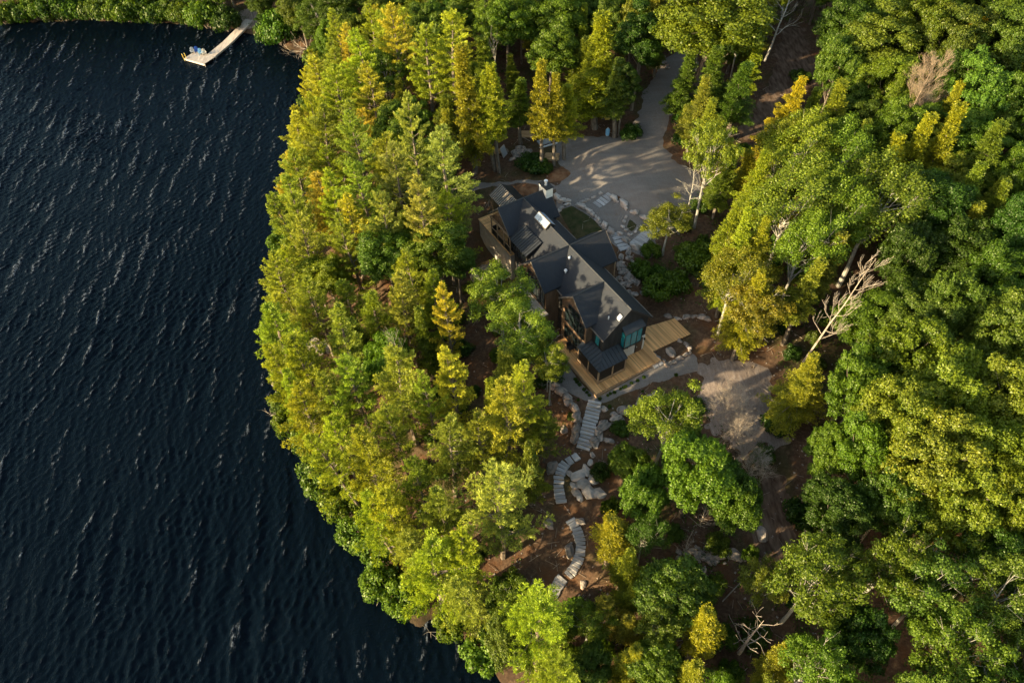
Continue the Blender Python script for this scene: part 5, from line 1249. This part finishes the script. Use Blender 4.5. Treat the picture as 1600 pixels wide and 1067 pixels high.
for (x, y), s_, z, px_, py_ in zip(cand[::-1], sd[::-1], gz[::-1], X[::-1], Y[::-1]):
    if nsap > 130: break
    if s_ < 3 or not (640 < px_ < 1320) or not (150 < py_ < 1080): continue
    xx, yy, kk = pix(x, y, z); pt = np.array([[float(xx), float(yy)]])
    if any(sdist(pt, c_)[0] > -14 for c_ in (CLEAR[0], CLEAR[1])) or inside(np.array([[x, y]]), hw_poly)[0]: continue
    if any((x-a[0])**2+(y-a[1])**2 < (1.3 if a[3] > 4 else 2.4)**2 for a in ex): continue
    ex.append((x, y, 1.0, 2.0)); put('shrub', x, y, r2.uniform(.9, 2.6), r2.uniform(.7, 1.6), str(r2.choice(['d', 'n', 'dd', 'y'])), None, 'fill'); nsap += 1
print('placed', len(placed), 'fill', nfill)
# labels of the filled-in trees: kind, colour and the nearest landmark; trees that still share one share a group
LM = [('the dock', 345, 60), ('the driftwood cove', 490, 60), ('the large feathery pine', 700, 260), ('the chimney', 852, 290), ('the shelter roof', 785, 300), ('the driveway bend', 1000, 220), ('the huge pale tree', 1110, 40),
      ('the upper dirt track', 1230, 120), ('the orange gold hemlock', 1244, 170), ('the bare reddish tree', 1420, 150), ('the dead leaning tree', 1310, 450), ('the big golden hemlock', 1160, 450), ('the clearing', 1160, 640),
      ('the lower dirt track', 1215, 800), ('the white snag', 1165, 1000), ('the forked birch', 1430, 930), ('the broad light maple', 1480, 610), ('the granite outcrop', 915, 750), ('the largest pale pine', 775, 790), ('the lowest steps', 870, 915),
      ('the western bulge', 400, 560), ('the lower point', 630, 900), ('the round yellow maple', 682, 392), ('the tall golden hemlock', 738, 110), ('the lower pines', 560, 720), ('the brownish yellow maple', 1420, 545), ('the dark right wood', 1500, 380), ('the top right corner', 1580, 20), ('the bottom right corner', 1570, 1040)]
ADJ = dict(n='green', y='yellow green', g='golden', o='orange', d='dark green', dd='very dark', l='light green', p='pale', b='bright green', gl='golden')
KW = dict(pine='pine', hemlock='hemlock', maple='broadleaf tree', aspen='aspen', wind='swept tree', shrub='shrub')
count = {}
tmp = []
for (x, y, z, h, rad, kind, e, tint, label, group) in placed:
    if kind == 'bare': continue
    cat = 'shrub' if kind == 'shrub' else 'tree'
    if label and group is None: tag(e, label, cat); continue
    if label: tag(e, label, 'plant' if 'bedding' in label else 'shrub', group); continue
    px_, py_, _ = pix(x, y, z+h*.7); px_, py_ = float(px_), float(py_)
    nm, lx, ly = min(LM, key=lambda q_: (q_[1]-px_)**2+(q_[2]-py_)**2); dx, dy = px_-lx, py_-ly
    rel = ('right of' if dx > 0 else 'left of') if abs(dx) > abs(dy) else ('below' if dy > 0 else 'above')
    dist = math.hypot(dx, dy); far_ = 'close ' if dist < 55 else ('' if dist < 110 else 'well ')
    szw = 'tall' if h > 13.5 else ('small' if h < 10 else 'medium')
    if kind == 'shrub': szw = 'large' if h > 3.6 else 'low'
    lab = f"{szw} {ADJ[tint]} {KW[kind]} {'at the shore' if kind == 'shrub' else 'in the wood'} {far_}{rel} {nm}"
    tmp.append((e, lab, cat)); count[lab] = count.get(lab, 0)+1
for e, lab, cat in tmp:
    tag(e, lab, cat, ('group of '+lab) if count[lab] > 1 else None)

for (a, b, c_, d) in ((470, 345, 430, 352), (455, 470, 425, 455), (458, 640, 420, 650), (515, 745, 490, 770), (612, 905, 590, 925), (700, 968, 680, 1000)):
    A_ = on_ground(a, b); B_ = np.array([*at(c_, d, LAKE), LAKE-.1]); e = empty('fallen_log', tuple(A_))
    MB().tube([(0, 0, .3), tuple((B_-A_)*.5+np.array([0, 0, .3])), tuple(B_-A_)], [.16, .12, .05], 7).build('stem', BARKD, e)
    tb_ = MB(); tp_ = []
    for f_ in (.45, .6, .75, .88): grow(tb_, r4, tuple((B_-A_)*f_+np.array([0, 0, .2])), rodrig(np.array([r4.normal(), r4.normal(), .6])), 1.2, .04, 1, tp_, .5, .1, 4, None, (1, 3), .01)
    tb_.build('branches', BARKD, e); nm_, _, _ = min([('cove', 480, 200), ('widest bank', 450, 400), ('bedrock', 470, 480), ('western tip', 450, 650), ('lower shore', 520, 760), ('lower point', 620, 920), ('bottom shore bend', 700, 980)], key=lambda q_: (q_[1]-a)**2+(q_[2]-b)**2)
    tag(e, 'bleached fallen trunk reaching into the water at the '+nm_, 'log')
# ------------------------------------------------------------------ undergrowth, litter (stuff)
r3 = np.random.default_rng(5)
n = 34000
x = r3.uniform(-110, 95, n); y = r3.uniform(8, 180, n)
P = np.stack([x, y], 1); sd = sdist(P, shore); P = P[sd > .5]
z = ground(P[:, 0], P[:, 1]); X, Y, K = pix(P[:, 0], P[:, 1], z); ok = (X > -20) & (X < 1620) & (Y > -20) & (Y < 1090) & (K > 0); P, z, X, Y = P[ok], z[ok], X[ok], Y[ok]
open_ = np.zeros(len(P), bool)
for c_ in CLEAR[:2]: open_ |= sdist(np.stack([X, Y], 1), c_) > -6
open_ |= inside(P, hw_poly)
dens = vn3(P[:, 0]/7+9, P[:, 1]/7+9)*.7+vn1(P[:, 0]/2.5, P[:, 1]/2.5)*.3
east = smooth(880, 1000, X)
ok = ~open_ & (dens+.25*east+.12*smooth(820, 900, Y) > .44); P, z = P[ok], z[ok]
k = 12; C = np.repeat(np.stack([P[:, 0], P[:, 1], z], 1), k, 0); m_ = len(C)
C = C+np.stack([r3.normal(size=m_)*.28, r3.normal(size=m_)*.28, np.abs(r3.normal(size=m_))*.28+.03], 1)
V = cards(C, rodrig(r3.normal(size=(m_, 3))*.6+np.array([0, 0, 1])), .19, r3, .7)
under = link('undergrowth', leaf_mesh('undergrowth', V, r3.uniform(0, .6, m_), LEAF)); under.color = (.8, .85, .8, 1)
tag(under, 'low leafy undergrowth covering the forest floor', 'undergrowth', kind='stuff')
# fallen twigs
tb = MB()
for _ in range(900):
    a = r3.uniform(650, 1300); b = r3.uniform(200, 1050)
    p_ = at(a, b, 3.5); p_ = np.array([p_[0], p_[1]]); 
    if sdist(p_[None], shore)[0] < 1 or inside(p_[None], hw_poly)[0] or inside(p_[None], drive_w)[0]: continue
    zz = g1(*p_); an = r3.uniform(0, 3.14); ln = r3.uniform(.3, 1.4); q_ = p_+ln*np.array([math.cos(an), math.sin(an)])
    tb.tube([(*p_, zz+.05), (*((p_+q_)/2), (zz+g1(*q_))/2+.09), (*q_, g1(*q_)+.05)], [.025, .02, .01], 3, caps=False)
o = tb.build('fallen_twigs', PINK); tag(o, 'grey fallen twigs scattered over the red brown soil', 'twigs', kind='stuff')
# small stones on soil
V = []; F_ = []
ico = ROCKS[0]; iv = np.array([v_.co[:] for v_ in ico.vertices]); 
base = np.array([(-1, -.8, 0), (1, -.9, 0), (.9, .9, 0), (-.8, 1, 0), (-.5, -.4, .8), (.6, -.5, .7), (.5, .5, .9), (-.4, .6, .7)]); bf = np.array([(4, 5, 6, 7), (0, 1, 5, 4), (1, 2, 6, 5), (2, 3, 7, 6), (3, 0, 4, 7)])
for _ in range(1400):
    a = r3.uniform(700, 1300); b = r3.uniform(200, 1000); p_ = at(a, b, 4.5)
    if sdist(p_[None], shore)[0] < 1 or inside(p_[None], drive_w)[0] or inside(p_[None], hw_poly)[0]: continue
    an = r3.uniform(0, 6.28); s_ = r3.uniform(.04, .13); c_, sn = math.cos(an), math.sin(an)
    B = base*s_*np.array([1, .8, .7]); B = np.stack([B[:, 0]*c_-B[:, 1]*sn, B[:, 0]*sn+B[:, 1]*c_, B[:, 2]], 1)+np.array([p_[0], p_[1], g1(*p_)-.01])
    F_.append(bf+len(V)*8); V.append(B)
o = link('loose_pebbles', np_mesh('loose_pebbles', np.concatenate(V), np.concatenate(F_), stone)); tag(o, 'small grey stones scattered over the soil', 'pebbles', kind='stuff')
# logs and driftwood
def log(p0, p1, r0, label, m=BARKD, name='fallen_log'):
    a = on_ground(*p0); b = on_ground(*p1); e = MB().tube([(0, 0, .15), tuple((b-a)*.5+np.array([0, 0, .25])), tuple(b-a+np.array([0, 0, .15]))], [r0, r0*.8, r0*.5], 7).build(name, m); e.location = tuple(a); tag(e, label, 'log')
log((1128, 940), (1165, 902), .07, 'thin pale fallen pole in the bottom thicket'); log((1052, 1020), (1078, 995), .1, 'fallen log near the bottom edge')
log((390, 8), (399, 45), .12, 'long bare pole leaning across the dock landing'); log((1095, 895), (1130, 915), .08, 'fallen stick under the hollow'); log((1275, 720), (1290, 700), .1, 'pale log at the clearing edge')
log((812, 215), (828, 222), .08, 'short pole crossing the lumber'); log((900, 945), (912, 930), .07, 'pole by the thicket at the lowest steps')
dw = empty('driftwood', (*at(482, 82, LAKE), LAKE)); tag(dw, 'tangle of pale driftwood roots at the cove shore', 'driftwood')
tb = MB(); tips = []
for i in range(9):
    a = r3.uniform(2.2, 5.2); grow(tb, r3, (r3.uniform(-1, 1), r3.uniform(-1, 1), .4), rodrig(np.array([math.cos(a), math.sin(a), .25])), r3.uniform(1.5, 3.4), .1, 2, tips, .5, .05, 5, None, (1, 3), .015)
tb.build('branches', BARKD, dw)
